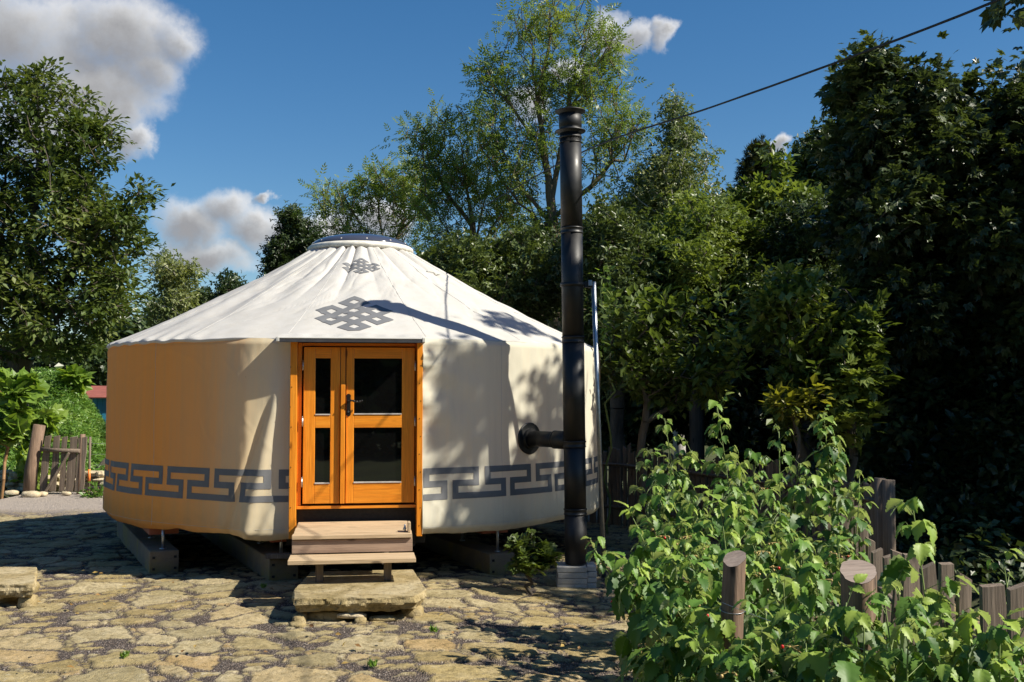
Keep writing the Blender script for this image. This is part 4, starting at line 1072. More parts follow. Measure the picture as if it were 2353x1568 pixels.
make_tree('ash_tree', 'middle ash tree with a fan of bare limbs left of the tallest ash', 'tree', [[gb(1090, 25), tp(1092, 600, 25), tp(1080, 470, 25), tp(1060, 330, 25)], [tp(1090, 560, 25), tp(1120, 440, 25), tp(1135, 330, 25)], [tp(1085, 520, 25), tp(1020, 440, 25), tp(990, 330, 25)], [tp(1092, 580, 25), tp(1170, 500, 25), tp(1200, 420, 25)]],
    [(960, 320, 36, 45, 25, 1), (1010, 300, 55, 50, 25, 1.2), (1075, 280, 50, 40, 25, 1.2), (985, 370, 40, 60, 25, 1.1), (1060, 400, 70, 90, 25, 1.5), (1140, 360, 50, 90, 25, 1.3), (990, 470, 50, 50, 25, 1.2), (1150, 480, 80, 70, 25, 1.5), (1030, 560, 70, 50, 25, 1.4), (1200, 540, 60, 50, 25, 1.4)],
    520, 6, .27, T_ASH, LM['ash'], M['ashbark'], tipr=.009, rt=.11, seed=16, spread=.18, back=.35, hole=.12, steep=1.3, ex=.56, wob=.015, droop=.3, upb=.9, surf=.75)
make_tree('ash_tree', 'tallest ash tree with forked trunk rising behind the chimney', 'tree', [[gb(1275, 23.5), tp(1272, 560, 23.5), tp(1268, 480, 23.5), tp(1248, 330, 23.5), tp(1225, 160, 23.5), tp(1220, 30, 23.5)],
     [tp(1268, 460, 23.5), tp(1290, 330, 23.5), tp(1320, 180, 23.5), tp(1325, 20, 23.5)], [tp(1255, 360, 23.5), tp(1170, 240, 23.5), tp(1110, 160, 23.5)], [tp(1320, 200, 23.5), tp(1390, 130, 23.5), tp(1400, 80, 23.5)],
     [tp(1270, 500, 23.5), tp(1360, 430, 23), tp(1430, 340, 23), tp(1480, 260, 23)], [tp(1230, 250, 23.5), tp(1260, 120, 23.5), tp(1265, 10, 23.5)], [tp(1272, 520, 23.5), tp(1200, 440, 23.5), tp(1150, 340, 23.5)]],
    [(1195, 70, 50, 60, 23.5, 1.2), (1270, 30, 60, 70, 23.5, 1.4), (1340, 60, 60, 70, 23.5, 1.3), (1400, 110, 36, 70, 23.5, 1), (1115, 170, 40, 50, 23.5, 1), (1165, 200, 60, 80, 23.5, 1.3), (1250, 180, 70, 80, 23.5, 1.5), (1345, 180, 60, 90, 23.5, 1.4),
     (1405, 210, 40, 50, 23.5, 1), (1130, 300, 50, 55, 23.5, 1.2), (1220, 310, 70, 70, 23.5, 1.4), (1400, 300, 60, 50, 23.2, 1.2), (1460, 290, 38, 42, 23, 1), (1190, 410, 60, 70, 23.5, 1.3), (1380, 380, 60, 50, 23, 1.2), (1250, 520, 70, 50, 23.5, 1.4)],
    780, 6, .26, T_ASH, LM['ash'], M['ashbark'], tipr=.009, rt=.15, seed=17, spread=.18, back=.35, hole=.12, steep=1.3, ex=.56, wob=.015, droop=.3, upb=.9, surf=.75)
# 8-11
make_tree('birch_tree', 'tall pointed birch crossed by the cable right of the chimney', 'tree', [[gb(1560, 22), tp(1560, 560, 22), tp(1556, 400, 22), tp(1552, 230, 22)]],
    [(1553, 250, 26, 40, 22, .5), (1558, 310, 45, 50, 22, .9), (1560, 390, 75, 60, 22, 1.3), (1565, 470, 105, 60, 22, 1.6), (1490, 400, 50, 50, 22, 1), (1470, 450, 60, 40, 22, 1), (1590, 540, 100, 60, 22, 1.6)], 560, 20, .12, T_TRIO, LM['birch'], M['birchbark'], rt=.15, seed=18, spread=.16, droop=.9, upb=.6)
make_tree('spruce_tree', 'pointed brownish spruce top against the sky', 'tree', [[gb(1745, 27), tp(1745, 500, 27), tp(1745, 330, 27)]],
    [(1745, 348, 15, 25, 27, .3), (1745, 390, 34, 30, 27, .5), (1745, 430, 52, 34, 27, .8), (1745, 490, 70, 40, 27, 1)], 300, 30, .2, T_NEEDLE, LM['needle'], M['bark'], rt=.12, seed=19, spread=.10, droop=.1, upb=.1)
make_tree('cherry_tree', 'leafy cherry shoots leaning right in front of the spruce top', 'tree', [[gb(1770, 22), tp(1770, 560, 22), tp(1765, 430, 22), tp(1772, 335, 22)], [tp(1765, 450, 22), tp(1808, 370, 22)], [tp(1767, 480, 22), tp(1800, 410, 22)], [tp(1765, 500, 22), tp(1700, 440, 22)]],
    [(1772, 350, 9, 22, 22, .2), (1800, 380, 16, 14, 22, .2), (1790, 415, 20, 14, 22, .3), (1740, 460, 60, 40, 22, .8), (1810, 470, 60, 40, 22, .8), (1850, 500, 50, 50, 22, .9)], 230, 18, .17, T_OVAL, LM['hazel'], M['bark'], rt=.1, seed=20, spread=.11, upb=1)
make_tree('round_tree', 'rounded dark tree between the spruce and the big maple', 'tree', [[gb(1880, 25), tp(1880, 560, 25), tp(1880, 400, 25)]],
    [(1870, 350, 36, 38, 25, .9), (1900, 400, 50, 60, 25, 1.2), (1850, 390, 24, 30, 25, .7), (1915, 330, 25, 60, 25, .6), (1860, 460, 60, 50, 25, 1.1)], 330, 30, .17, T_TRIO, LM['wood'], M['bark'], rt=.14, seed=21, spread=.15)
# 12 big maple on the right
make_tree('maple_tree', 'huge dark maple filling the right side of the photo', 'tree', [[gb(2230, 14.5, -.6), tp(2220, 900, 14.5), tp(2190, 600, 14.5), tp(2150, 350, 14.5), tp(2130, 200, 14.5)], [tp(2200, 640, 14.5), tp(2050, 420, 14), tp(2000, 250, 14)], [tp(2190, 600, 14.5), tp(2330, 400, 14.5), tp(2330, 220, 14.5)], [tp(2215, 800, 14.5), tp(2060, 700, 13.8), tp(1980, 600, 13.6)]],
    [(1990, 165, 45, 40, 14, .7), (2110, 155, 45, 40, 14.3, .8), (2200, 160, 50, 45, 14.3, .8), (2340, 165, 45, 40, 14.3, .7), (1960, 215, 30, 28, 14, .5), (2060, 240, 110, 70, 14.3, 1.3), (2230, 260, 110, 80, 14.5, 1.4), (1990, 330, 70, 90, 14, 1.1), (2130, 400, 130, 120, 14.3, 1.6), (2300, 420, 130, 160, 14.5, 1.8),
     (2020, 520, 110, 110, 13.8, 1.4), (2200, 600, 150, 150, 14, 1.7), (2060, 700, 100, 120, 13.6, 1.3), (2300, 760, 140, 200, 14, 1.7), (2120, 860, 130, 140, 13.8, 1.5)],
    2000, 34, .115, T_MAPLE, LM['maple'], M['bark'], rt=.24, seed=31, spread=.15, upn=1.5, droop=.45, surf=.38, hole=.22)
# 13 woodland edge
WL = [("shrubby tree filling the gap left of the chimney below the ashes", 'wood', (1130, 640, 20), [(1060, 590, 70, 50, 20, 1.2), (1180, 590, 90, 60, 20, 1.5), (1000, 620, 50, 45, 20, 1), (1120, 670, 130, 80, 20, 1.5), (1250, 650, 90, 90, 20, 1.5)], 520, .15),
      ("dense shrubby tree directly right of the chimney pipe", 'wood', (1420, 760, 18), [(1400, 530, 80, 70, 18.5, 1.4), (1440, 640, 110, 110, 18, 1.6), (1380, 780, 100, 120, 17.5, 1.4), (1330, 620, 60, 90, 18.5, 1.2)], 640, .14),
      ("sunlit leafy tree below the pointed birch", 'hazel', (1600, 760, 18), [(1600, 520, 90, 70, 18.5, 1.4), (1560, 620, 110, 90, 18, 1.5), (1680, 560, 80, 70, 18.5, 1.3), (1700, 660, 100, 90, 18, 1.4)], 620, .15),
      ("deep green tree left of the big maple at mid height", 'wood', (1850, 760, 17.5), [(1850, 540, 80, 70, 18, 1.4), (1900, 640, 110, 110, 17.5, 1.5), (1800, 720, 90, 90, 17, 1.4), (1930, 480, 50, 60, 17.5, 1)], 560, .15),
      ("dark undergrowth tree behind the raspberry bed and back fence", 'dark', (1600, 950, 19.5), [(1500, 880, 140, 120, 19.2, 1.5), (1700, 860, 140, 130, 19.0, 1.5), (1880, 880, 130, 140, 18.8, 1.5), (1420, 960, 80, 80, 19.2, 1.2), (1600, 740, 140, 90, 19.2, 1.5), (1800, 1000, 160, 90, 18.5, 1.3)], 900, .2),
      ("dark undergrowth bush beneath the big maple", 'dark', (2200, 1100, 13.8), [(2080, 1010, 130, 150, 13.6, .8), (2240, 1020, 130, 190, 13.4, .8), (2350, 950, 100, 240, 13.6, .8), (2000, 1100, 130, 90, 15.8, 1), (2250, 1180, 200, 90, 13, .8)], 700, .17)]
for i, (lab, lmk, (bx_, by_, bY), lobes, n, lf) in enumerate(WL):
    make_tree('undergrowth_tree' if 'dark' in lmk else 'shrubby_tree', lab, 'tree', [[gb(bx_, bY), tp(bx_, by_, bY), tp(bx_+10, by_-120, bY)]], lobes, n, 34, lf, T_TRIO if lmk != 'dark' else T_BUSHL, LM[lmk], M['bark'], rt=.13, seed=40+i, spread=.15, step=.4, upb=.5, droop=.2, hole=.28)
# 14 hazel thicket in front
HZ = [("hazel bush with upright leafy shoots right of the steel pole", (1480, 12.8), [(1545, 700, 9, 55, 12.8, .1), (1600, 705, 9, 60, 12.8, .1), (1655, 700, 9, 60, 12.8, .1), (1702, 735, 9, 60, 12.8, .1), (1500, 690, 10, 60, 12.8, .1), (1440, 720, 60, 60, 13, .7), (1520, 720, 60, 70, 13, .7), (1480, 820, 110, 80, 13, .9), (1600, 760, 60, 80, 13, .7), (1660, 820, 60, 110, 13, .8), (1560, 880, 110, 70, 13, .9)], 330, .13, 'hazel', 1),
      ("bright hazel bush with upright shoots behind the middle of the raspberry bed", (1830, 12.2), [(1752, 715, 10, 55, 12.2, .1), (1815, 655, 10, 50, 12.2, .1), (1862, 665, 10, 50, 12.2, .1), (1895, 720, 9, 45, 12.2, .1), (1785, 690, 9, 55, 12.2, .1), (1830, 700, 60, 55, 12.3, .6), (1770, 760, 50, 60, 12.3, .6), (1870, 770, 70, 70, 12.3, .7), (1830, 860, 110, 80, 12.3, .9), (1790, 950, 100, 60, 12.2, .8)], 360, .12, 'hazel', 2),
      ("yellow green maple sapling beside the bright hazel bush", (1960, 12.0), [(1950, 665, 42, 40, 12, .4), (1970, 740, 45, 60, 12, .5), (1960, 830, 60, 70, 12, .6), (1940, 930, 70, 70, 12, .6)], 120, .13, 'hazel', 3)]
for i, (lab, (bx_, bY), lobes, n, lf, lmk, sd) in enumerate(HZ):
    make_tree('hazel_bush' if i < 2 else 'maple_sapling', lab, 'bush' if i < 2 else 'young tree', [[gb(bx_, bY), tp(bx_, 1050, bY), tp(bx_, 880, bY)]], lobes, n, 16, lf, T_OVAL if i < 2 else T_MAPLE, LM[lmk], M['bark'], rt=.05, seed=60+sd, spread=.075, hole=.25, step=.22, upb=1.1, upn=2.2, tipr=.004, surf=.6)
make_tree('yellow_bush', 'small yellowing branch among the dark undergrowth above the raspberries', 'bush', [[gb(1830, 11.6), tp(1830, 1000, 11.6), tp(1830, 930, 11.6)]], [(1840, 905, 60, 16, 11.6, .3), (1800, 930, 40, 14, 11.6, .3), (1870, 935, 50, 10, 11.6, .25)], 24, 10, .12, T_OVAL, LM['yel'], M['bark'], rt=.02, seed=70, spread=.06, upn=2.5, tipr=.003, step=.2)
make_tree('young_vine', 'single pale green shoot standing right of the top of the steel pole', 'plant', [[gb(1396, 14.5), tp(1400, 760, 14.5), tp(1388, 630, 14.5)]], [(1389, 632, 11, 14, 14.5, .1), (1396, 690, 9, 40, 14.5, .1), (1404, 770, 14, 40, 14.5, .15)], 22, 7, .11, T_OVAL, LM['vine'], M['stem'], rt=.015, seed=71, spread=.05, tipr=.003, step=.2)
# far wood closing the gaps
def stuff_leaves(name, lobes, n, leaf, T, lm, seed, surf=.4, up=1.0):
    rg = R_(seed); p = in_lobes(lobes, n, rg, surf)
    tint = np.clip(vnoise(p[:, 0]*.9, p[:, 2]*.9+p[:, 1], seed)*.8+.3*rg.random(n)-.05, 0, 1)
    return leaf_mesh(name, p, rg.standard_normal((n, 3)), np.array([0, -.2, up])+rg.standard_normal((n, 3))*.6, leaf*(.6+.7*rg.random(n)), T, lm, loc=tuple(p.mean(0)), tint=tint, kind='stuff')
stuff_leaves('distant_wood', [(1050, 650, 150, 70, 33, 2), (1250, 620, 150, 80, 33, 2), (1450, 560, 140, 90, 33, 2), (1650, 540, 140, 90, 33, 2), (1850, 520, 140, 90, 33, 2), (1400, 760, 300, 160, 33, 2), (1800, 760, 300, 200, 32, 2), (1500, 950, 400, 120, 32, 2), (2150, 800, 300, 350, 31, 2), (1000, 760, 150, 100, 33, 2)], 34000, .42, T_BUSHL, LM['dark'], 81)
stuff_leaves('distant_hedge', [(215, 840, 60, 50, 44, 2), (120, 835, 90, 30, 46, 2), (300, 800, 90, 70, 46, 2), (420, 760, 110, 60, 48, 2), (560, 730, 110, 50, 48, 2), (-60, 820, 150, 50, 46, 2)], 9000, .5, T_BUSHL, LM['dark'], 82)

# shading maple just off the right edge of the frame; its twigs enter at the top right corner
def keep_out(p):
    x, y, z = p[:, 0], p[:, 1], p[:, 2]
    inside = (x < .475*y+.12) & (z > 0)           # keep the view past it open, except the corner twigs
    corner = (x > .452*y) & (z > EYE+.335*y)
    return inside & ~corner
make_tree('maple_tree', 'maple just off the right edge whose leaf tips hang in the top right corner', 'tree', [[(8.3, 9.2, -.8), (8.2, 9.2, 2.5), (7.9, 9.1, 4.5), (7.4, 9.1, 6.5)], [(8.1, 9.2, 3.6), (6.6, 9.4, 5.2), (5.2, 9.3, 5.6)], [(8.2, 9.2, 3.2), (7.2, 8.2, 4.9)], [(7.9, 9.1, 5), (6.3, 10.5, 7.2)]],
    [(2315, 22, 34, 24, 9.2, .15)]*9+[(2365, 10, 50, 30, 9.2, .3)]*4 + [((x/y*F)+CX, CY+125-(z-EYE)/y*F, rx/y*F, rz/y*F, y, ry) for x, y, z, rx, ry, rz in
     ((5.6, 9.0, 5.9, .7, .7, .5), (6.6, 8.4, 5.5, .8, .6, .6), (6.6, 9.9, 6.3, .9, .8, .8), (7.6, 8.9, 7.2, 1.1, .9, 1.0), (6.4, 11.2, 5.6, .7, .7, .7), (7.8, 7.6, 6.1, .9, .4, .7), (7.4, 10.9, 7.6, .9, .8, .7), (8.6, 9.6, 5.6, 1.0, 1.2, 1.0), (5.54, 8.83, 7.6, .45, .4, .3), (5.6, 8.8, 7.1, .35, .35, .35), (6.1, 9.65, 7.4, .45, .4, .5), (6.0, 9.5, 6.5, .4, .4, .4), (5.7, 9.95, 8.3, .5, .4, .25), (5.6, 9.2, 6.0, .35, .3, .3))],
    230, 17, .13, T_MAPLE, LM['maple'], M['bark'], rt=.16, seed=33, spread=.13, upn=1.2, droop=.3, skip=keep_out)
for i, (x, y, h) in enumerate(((10.6, 13.6, 7.8), (13.2, 17.2, 8.8), (12.2, 11.2, 8.2), (9.6, 11.9, 7.0))):  # unseen trees added to shade the woodland on the right
    lb = ['added tall tree outside the frame right of the big maple', 'added tall tree outside the frame far right of the woodland', 'added tall tree outside the frame right of the near maple', 'added leafy tree outside the frame just behind the near maple'][i]
    zb_ = float(terrain(np.array(x), np.array(y)))-.1
    make_tree('shading_tree', lb, 'tree', [[(x, y, zb_), (x, y, h*.75)]], [((xx/yy_*F)+CX, CY+125-(zz_-EYE)/yy_*F, 2.1/yy_*F, 1.9/yy_*F, yy_, 2.0) for xx, yy_, zz_ in ((x, y, h-1.5), (x-.6, y+1.0, h-3.2), (x+1.2, y-.6, h-3.6), (x+.3, y+.6, h-5))],
              220, 24, .4, T_BUSHL, LM['wood'], M['bark'], rt=.2, seed=90+i, spread=.35, step=.6)

rg = R_(85); n_ = 9000; p_ = np.stack([rg.uniform(-22, 16, n_), rg.uniform(-17, -12, n_), 7.5*rg.random(n_)**.8*(0.6+.6*rg.random(n_))-.2], -1)
leaf_mesh('woodland_behind', p_, rg.standard_normal((n_, 3)), np.array([0, .4, 1])+rg.standard_normal((n_, 3))*.6, .9*(.6+.7*rg.random(n_)), T_BUSHL, LM['wood'], loc=(0, -14, 3), kind='stuff')
# ------------------------------------------------------------------ raspberry bed
def rasp_leaflet():
    nl, nw = 13, 7; V = []
    for i in range(nl):
        t = i/(nl-1); wd = .37*math.sin(PI*min(1, t**.72))**.85*(1-.25*t)+.004
        ser = .034*(1 if i % 2 else -1)*(0 < i < nl-1)
        for j in range(nw):
            s = (j/(nw-1)-.5)*2; ws = wd*s+(ser*s if abs(s) == 1 else 0)
            pleat = .034*math.cos((t*9.0-abs(s)*2.2)*PI)*(abs(s))*(0 < t < 1)
            V.append((t-.06*abs(s)*0, ws, .10*abs(s)*wd*2.2-.34*t*t+pleat-.012*(s == 0)))
    Q = [(i*nw+j, (i+1)*nw+j, (i+1)*nw+j+1, i*nw+j+1) for i in range(nl-1) for j in range(nw-1)]
    return np.array(V), np.array(Q)
T_RASP = rasp_leaflet()
def cane(base, tip, bow, nleaf, size, seed, label, group, berries=0, z0=.25, tilt=1.0, name='raspberry_cane', lm='rasp', five=.4, spreadleaf=.14, tintlo=0., headto=None):
    rg = R_(seed); base = np.array(base); tip = np.array(tip)
    root = empty(name, base, label, 'raspberry plant', group)
    size = size*1.58; spreadleaf *= 1.25; nleaf = int(nleaf*.92); mid = base*.45+tip*.55+np.array(bow); ts = np.linspace(0, 1, 16)
    C = np.array([(1-t)**2*base+2*t*(1-t)*mid+t*t*tip for t in ts])
    mb = MB(); mb.tube([tuple(c) for c in C], list(np.linspace(.0065, .0028, 16)), 6)
    mb.build('stem', M['stem'], root, smooth=True)
    pp = []; dd = []; uu = []; ss = []; tt = []; e0 = []; e1 = []
    clusters = []
    for k in range(nleaf):
        t = z0+(1-z0)*((k+.5)/nleaf)**.85; i = min(int(t*15), 14); f = t*15-i
        c = C[i]*(1-f)+C[i+1]*f; a = k*2.4+rg.random()*.8; el_ = .25+.5*rg.random()+.5*t**4
        young = t > .93
        ln = spreadleaf*(.5+.9*rg.random())*(1-.5*t*t)
        d = np.array([math.cos(a)*math.cos(el_), math.sin(a)*math.cos(el_), math.sin(el_)]); q = c+d*ln
        e0.append(c); e1.append(q)
        dh = nrm(np.array([d[0], d[1], -.1-.95*rg.random()*tilt+(.5 if young else 0)]))
        sd = np.cross(np.array([0, 0, 1.]), dh); sd /= np.linalg.norm(sd)
        S = size*(.5+.75*rg.random())*(1-.4*t**4)
        tn = np.clip(.05+.65*rg.random()**1.3+.35*(t > .85)+tintlo, 0, 1)
        upv = np.array([0, 0, 1.])+.3*rg.standard_normal(3)
        back = c+d*ln*.8
        pp.append(q); dd.append(dh); uu.append(upv); ss.append(S); tt.append(tn)
        for sg in (-1, 1):
            pp.append(back); dd.append(nrm(dh*.45+sg*sd+np.array([0, 0, -.35*tilt]))); uu.append(upv+.15*rg.standard_normal(3)); ss.append(S*.82); tt.append(np.clip(tn+.1*rg.standard_normal(), 0, 1))
            if rg.random() < five:
                pp.append(c+d*ln*.72); dd.append(nrm(-dh*.25+sg*sd+np.array([0, 0, -.45]))); uu.append(upv); ss.append(S*.6); tt.append(tn)
        if berries and rg.random() < berries*.9 and t > .4: clusters.append((c, a+1.2, t))
    leaf_mesh('foliage', np.array(pp), np.array(dd), np.array(uu), np.array(ss), T_RASP, LM[lm], root, tint=np.array(tt), smooth=True)
    e0 = np.array(e0); e1 = np.array(e1)
    tubes_np('petioles', e0, e1, np.full(len(e0), .0022), np.full(len(e0), .0014), M['stem'], root, k=5)
    for (c, a, t) in clusters[:3]:
        mb = MB(); mr_ = MB(); c1 = c+np.array([math.cos(a), math.sin(a), .5])*.07; mr_.tube([tuple(c), tuple(c1)], .0015, 5)
        for q in range(5):
            d = nrm(np.array([math.cos(a+q*1.3), math.sin(a+q*1.3), -.2+.3*rg.random()])); p = c1+d*(.03+.03*rg.random()); mr_.tube([tuple(c1), tuple(p)], .0012, 4)
            r_ = .0085 if (q == 0) else .0065
            (mb if (q == 0 and rg.random() < .45) else mr_).lathe([(.1*r_, -r_*1.3), (.75*r_, -r_*.9), (r_, -.1*r_), (.85*r_, .6*r_), (.3*r_, r_)], tuple(p-np.array([0, 0, .006])), 10)
        if mb.v: mb.build('berry', M['berry'], root, smooth=True)
        mr_.build('unripe_cluster', M['unripe'], root, smooth=True)
    return root
rg = R_(77)
def at_ground(px, Y): x = (px-CX)/F*Y; return (x, Y, float(terrain(np.array(x), np.array(Y))))
def rc(px, py, Y, lab, grp, size=.085, n=16, berries=0, bow=.06, lean=.25, seed=None, z0=.2, **kw):
    tip = P(px, py, Y); bx_ = tip[0]+rg.uniform(-lean, lean); by_ = Y+rg.uniform(-.2, .2)
    if 'basex' in kw: bx_ = kw.pop('basex')
    base = (bx_, by_, float(terrain(np.array(bx_), np.array(by_))))
    return cane(base, tip, (rg.uniform(-bow, bow), rg.uniform(-bow, bow), .08), n, size, seed or int(rg.integers(1e6)), lab, grp, berries, z0=z0, **kw)
GB, GM, GF, GR = 'raspberry canes at the back of the bed', 'raspberry canes in the middle of the bed', 'raspberry canes at the front of the bed', 'raspberry canes along the picket fence'
rc(1527, 962, 8.0, 'raspberry cane bending left at the back left of the bed', None, n=26, seed=1, bow=.02, basex=1.42)
rc(1648, 936, 7.9, 'tallest raspberry cane at the back of the bed with a drooping top leaf', None, n=30, seed=2, bow=.02, basex=1.75)
rc(1790, 992, 7.8, 'slim raspberry cane with a star of young leaves between the two tallest canes', None, n=22, seed=3, bow=.02, basex=2.0)
rc(1892, 948, 7.9, 'dense tall raspberry cane at the back right of the bed', None, n=44, seed=4, bow=.02, spreadleaf=.10, basex=2.45)
rc(1975, 1100, 7.3, 'raspberry cane arching over the fence with red berries', None, n=28, seed=5, berries=.3, basex=2.2)
for k, (px, py, Y) in enumerate([(1500, 1045, 8.2), (1545, 1070, 7.8), (1590, 1035, 8.1), (1610, 1085, 7.6), (1660, 1050, 8.0), (1700, 1075, 7.6), (1740, 1050, 8.2), (1790, 1070, 7.7), (1840, 1065, 8.1), (1870, 1090, 7.5), (1915, 1040, 8.0), (1930, 1110, 7.4), (1530, 1130, 7.3), (1580, 1150, 7.1), (1640, 1140, 7.3), (1850, 1150, 7.2), (1760, 1130, 7.2)]):
    if k % 4 == 3: continue
    rc(px, py, Y, 'leafy raspberry cane in the dense back row of the bed', GB, n=26, berries=.15 if k % 3 == 0 else 0, seed=100+k)
rc(1448, 1178, 7.0, 'raspberry cane leaning out to the left above the gravel', None, n=18, seed=6, basex=1.15, tintlo=.1)
rc(1365, 1262, 6.3, 'raspberry cane drooping far left over the chimney plinth with large hanging leaves', None, n=18, size=.10, seed=7, basex=1.1, berries=.3, tilt=1.8, z0=.45)
rc(1450, 1300, 6.0, 'raspberry cane with large dark leaves beside the far left cane', None, n=18, size=.105, seed=8, basex=1.0, berries=.3, tilt=1.6, z0=.4)
for k, (px, py, Y) in enumerate([(1500, 1250, 6.5), (1560, 1215, 6.7), (1620, 1240, 6.4), (1680, 1210, 6.7), (1735, 1250, 6.3), (1790, 1215, 6.8), (1840, 1250, 6.4), (1885, 1205, 6.8), (1925, 1260, 6.2), (1545, 1290, 6.1), (1610, 1300, 6.0), (1770, 1300, 6.0), (1700, 1160, 6.9), (1860, 1300, 5.9), (1480, 1330, 6.0)]):
    if k % 4 == 3: continue
    rc(px, py, Y, 'leafy raspberry cane in the middle row of the bed', GM, size=.09, n=24, berries=.25, seed=200+k)
rc(1655, 1165, 6.2, 'young bright raspberry shoot with long pointed leaves in the middle of the bed', None, size=.11, n=14, seed=9, tintlo=.35, bow=.02, basex=1.32)
rc(2095, 1150, 5.3, 'tall single raspberry shoot standing against the dark maple', None, size=.115, n=15, seed=10, tintlo=.28, bow=.015, basex=2.12, z0=.28, spreadleaf=.13)
for k, (px, py, Y) in enumerate([(1530, 1440, 5.5), (1580, 1400, 5.5), (1650, 1420, 5.3), (1720, 1350, 5.4), (1760, 1410, 5.1), (1800, 1340, 5.4), (1830, 1420, 5.0), (1880, 1380, 5.2), (1900, 1440, 4.8), (1960, 1400, 5.0), (2010, 1440, 4.8), (2060, 1400, 5.0), (1750, 1480, 4.9), (1850, 1490, 4.7), (1950, 1500, 4.6), (2050, 1490, 4.6), (1620, 1500, 5.1), (1690, 1520, 4.9)]):
    if k % 4 == 3: continue
    rc(px, py, Y, 'leafy raspberry cane in the front row of the bed', GF, size=.095, n=20, berries=.2 if k % 2 else 0, seed=300+k, z0=.1, lean=.2)
for k, (px, py, Y) in enumerate([(2110, 1400, 4.9), (2150, 1450, 4.7), (2200, 1480, 4.5), (2260, 1470, 4.4), (2320, 1500, 4.4), (2120, 1510, 4.5), (2180, 1540, 4.3), (2250, 1550, 4.2), (2060, 1330, 5.3), (2340, 1460, 4.6), (2160, 1370, 5.3), (1945, 1385, 4.6), (1985, 1400, 4.5), (2030, 1360, 4.7), (2090, 1430, 4.4), (2230, 1420, 4.5), (2300, 1440, 4.3)]):
    rc(px, py, Y, 'leafy raspberry cane along the picket fence at the lower right', GR, size=.095, n=16, seed=400+k, z0=.15, lean=.15, tintlo=.05)
rc(2305, 1285, 5.3, 'reddish flowering raspberry tip behind the right end of the fence', None, size=.06, n=12, seed=12, berries=.5, basex=2.55)
rc(1460, 1490, 6.3, 'low raspberry cane with a dark leaf and red berry over the paving at the bottom', None, size=.10, n=14, seed=13, basex=1.05, berries=.4, tilt=1.8)
rc(1480, 1420, 6.2, 'low dark raspberry cane at the left foot of the bed', None, size=.09, n=16, seed=14, basex=1.0)
rc(1590, 1480, 5.6, 'small bright raspberry shoot low in front of the cut post', None, size=.09, n=10, seed=15, tintlo=.3)
# weeds and dead litter in the bed
def scatter(name, fx, n, leaf, T, lm, seed, hgt, up=1.2, tl=0):
    rg = R_(seed); p = fx(rg, n); n = len(p)
    z = terrain(p[:, 0], p[:, 1])+hgt*rg.random(n)**1.3*(0.4+1.2*vnoise(p[:, 0]*1.6, p[:, 1]*1.6, seed))
    pos = np.stack([p[:, 0], p[:, 1], z], -1)
    d = rg.standard_normal((n, 3)); d[:, 2] = np.abs(d[:, 2])*.5
    tint = np.clip(vnoise(pos[:, 0]*1.5, pos[:, 1]*1.5, seed+3)*.6+.5*rg.random(n)-.1+tl, 0, 1)
    return leaf_mesh(name, pos, d, np.array([0, -.3, up])+rg.standard_normal((n, 3))*.5, leaf*(.5+.8*rg.random(n)), T, lm, loc=tuple(pos.mean(0)), tint=tint, kind='stuff')
def bedpts(rg, n):
    y = rg.uniform(4.0, 8.8, n); x = 1.0+.05*(y-5)+rg.random(n)*(1.25+.10*y); return np.stack([x, y], -1)
scatter('bed_undergrowth', bedpts, 2600, .10, T_OVAL, LM['dark'], 501, .4)
# green bank behind the gate
def bank(rg, n):
    x = rg.uniform(-13.5, -4.6, n*2); y = rg.uniform(20.3, 29, n*2); k = rg.random(n*2) < .9-.0*x; return np.stack([x, y], -1)[k][:n]
scatter('bank_weeds', bank, 60000, .12, T_TRIO, LM['weed'], 502, .34, up=1.0)
def flank(rg, n):
    x = rg.uniform(4.4, 11, n); y = rg.uniform(5, 19, n); return np.stack([x, y], -1)
scatter('flank_weeds', flank, 9000, .16, T_BUSHL, LM['dark'], 503, .5)
# ------------------------------------------------------------------ fences, posts, gate, small plants
def picket(mb, x, y, z0, z1, w_, t, ang, lean=0, seed=0, taper=.9, slant=.02):
    rg = R_(seed); c, s = math.cos(ang), math.sin(ang); n = 7; vs = []; fs = []
    off = 0
    for i in range(n):
        f = i/(n-1); z = z0+(z1-z0)*f; ww = w_/2*(1-(1-taper)*f)*(1+.06*rg.standard_normal()); tt_ = t/2*(1+.06*rg.standard_normal()); ox = lean*f+.006*rg.standard_normal()*(0 < i)
        for a, b_ in ((-ww, -tt_), (-.2*ww, -tt_*1.15), (ww, -tt_), (ww, tt_), (-ww, tt_)):
            u_ = a+ox; zz_ = z+(slant*(a/w_*2) if i == n-1 else 0)+(.006*b_/t if i == n-1 else 0)
            vs.append((x+u_*c-b_*s, y+u_*s+b_*c, zz_))
    k = 5
    fs = [(i*k+j, i*k+(j+1) % k, (i+1)*k+(j+1) % k, (i+1)*k+j) for i in range(n-1) for j in range(k)]+[tuple((n-1)*k+j for j in range(k)), tuple(range(k))[::-1]]
    mb.add(vs, fs)
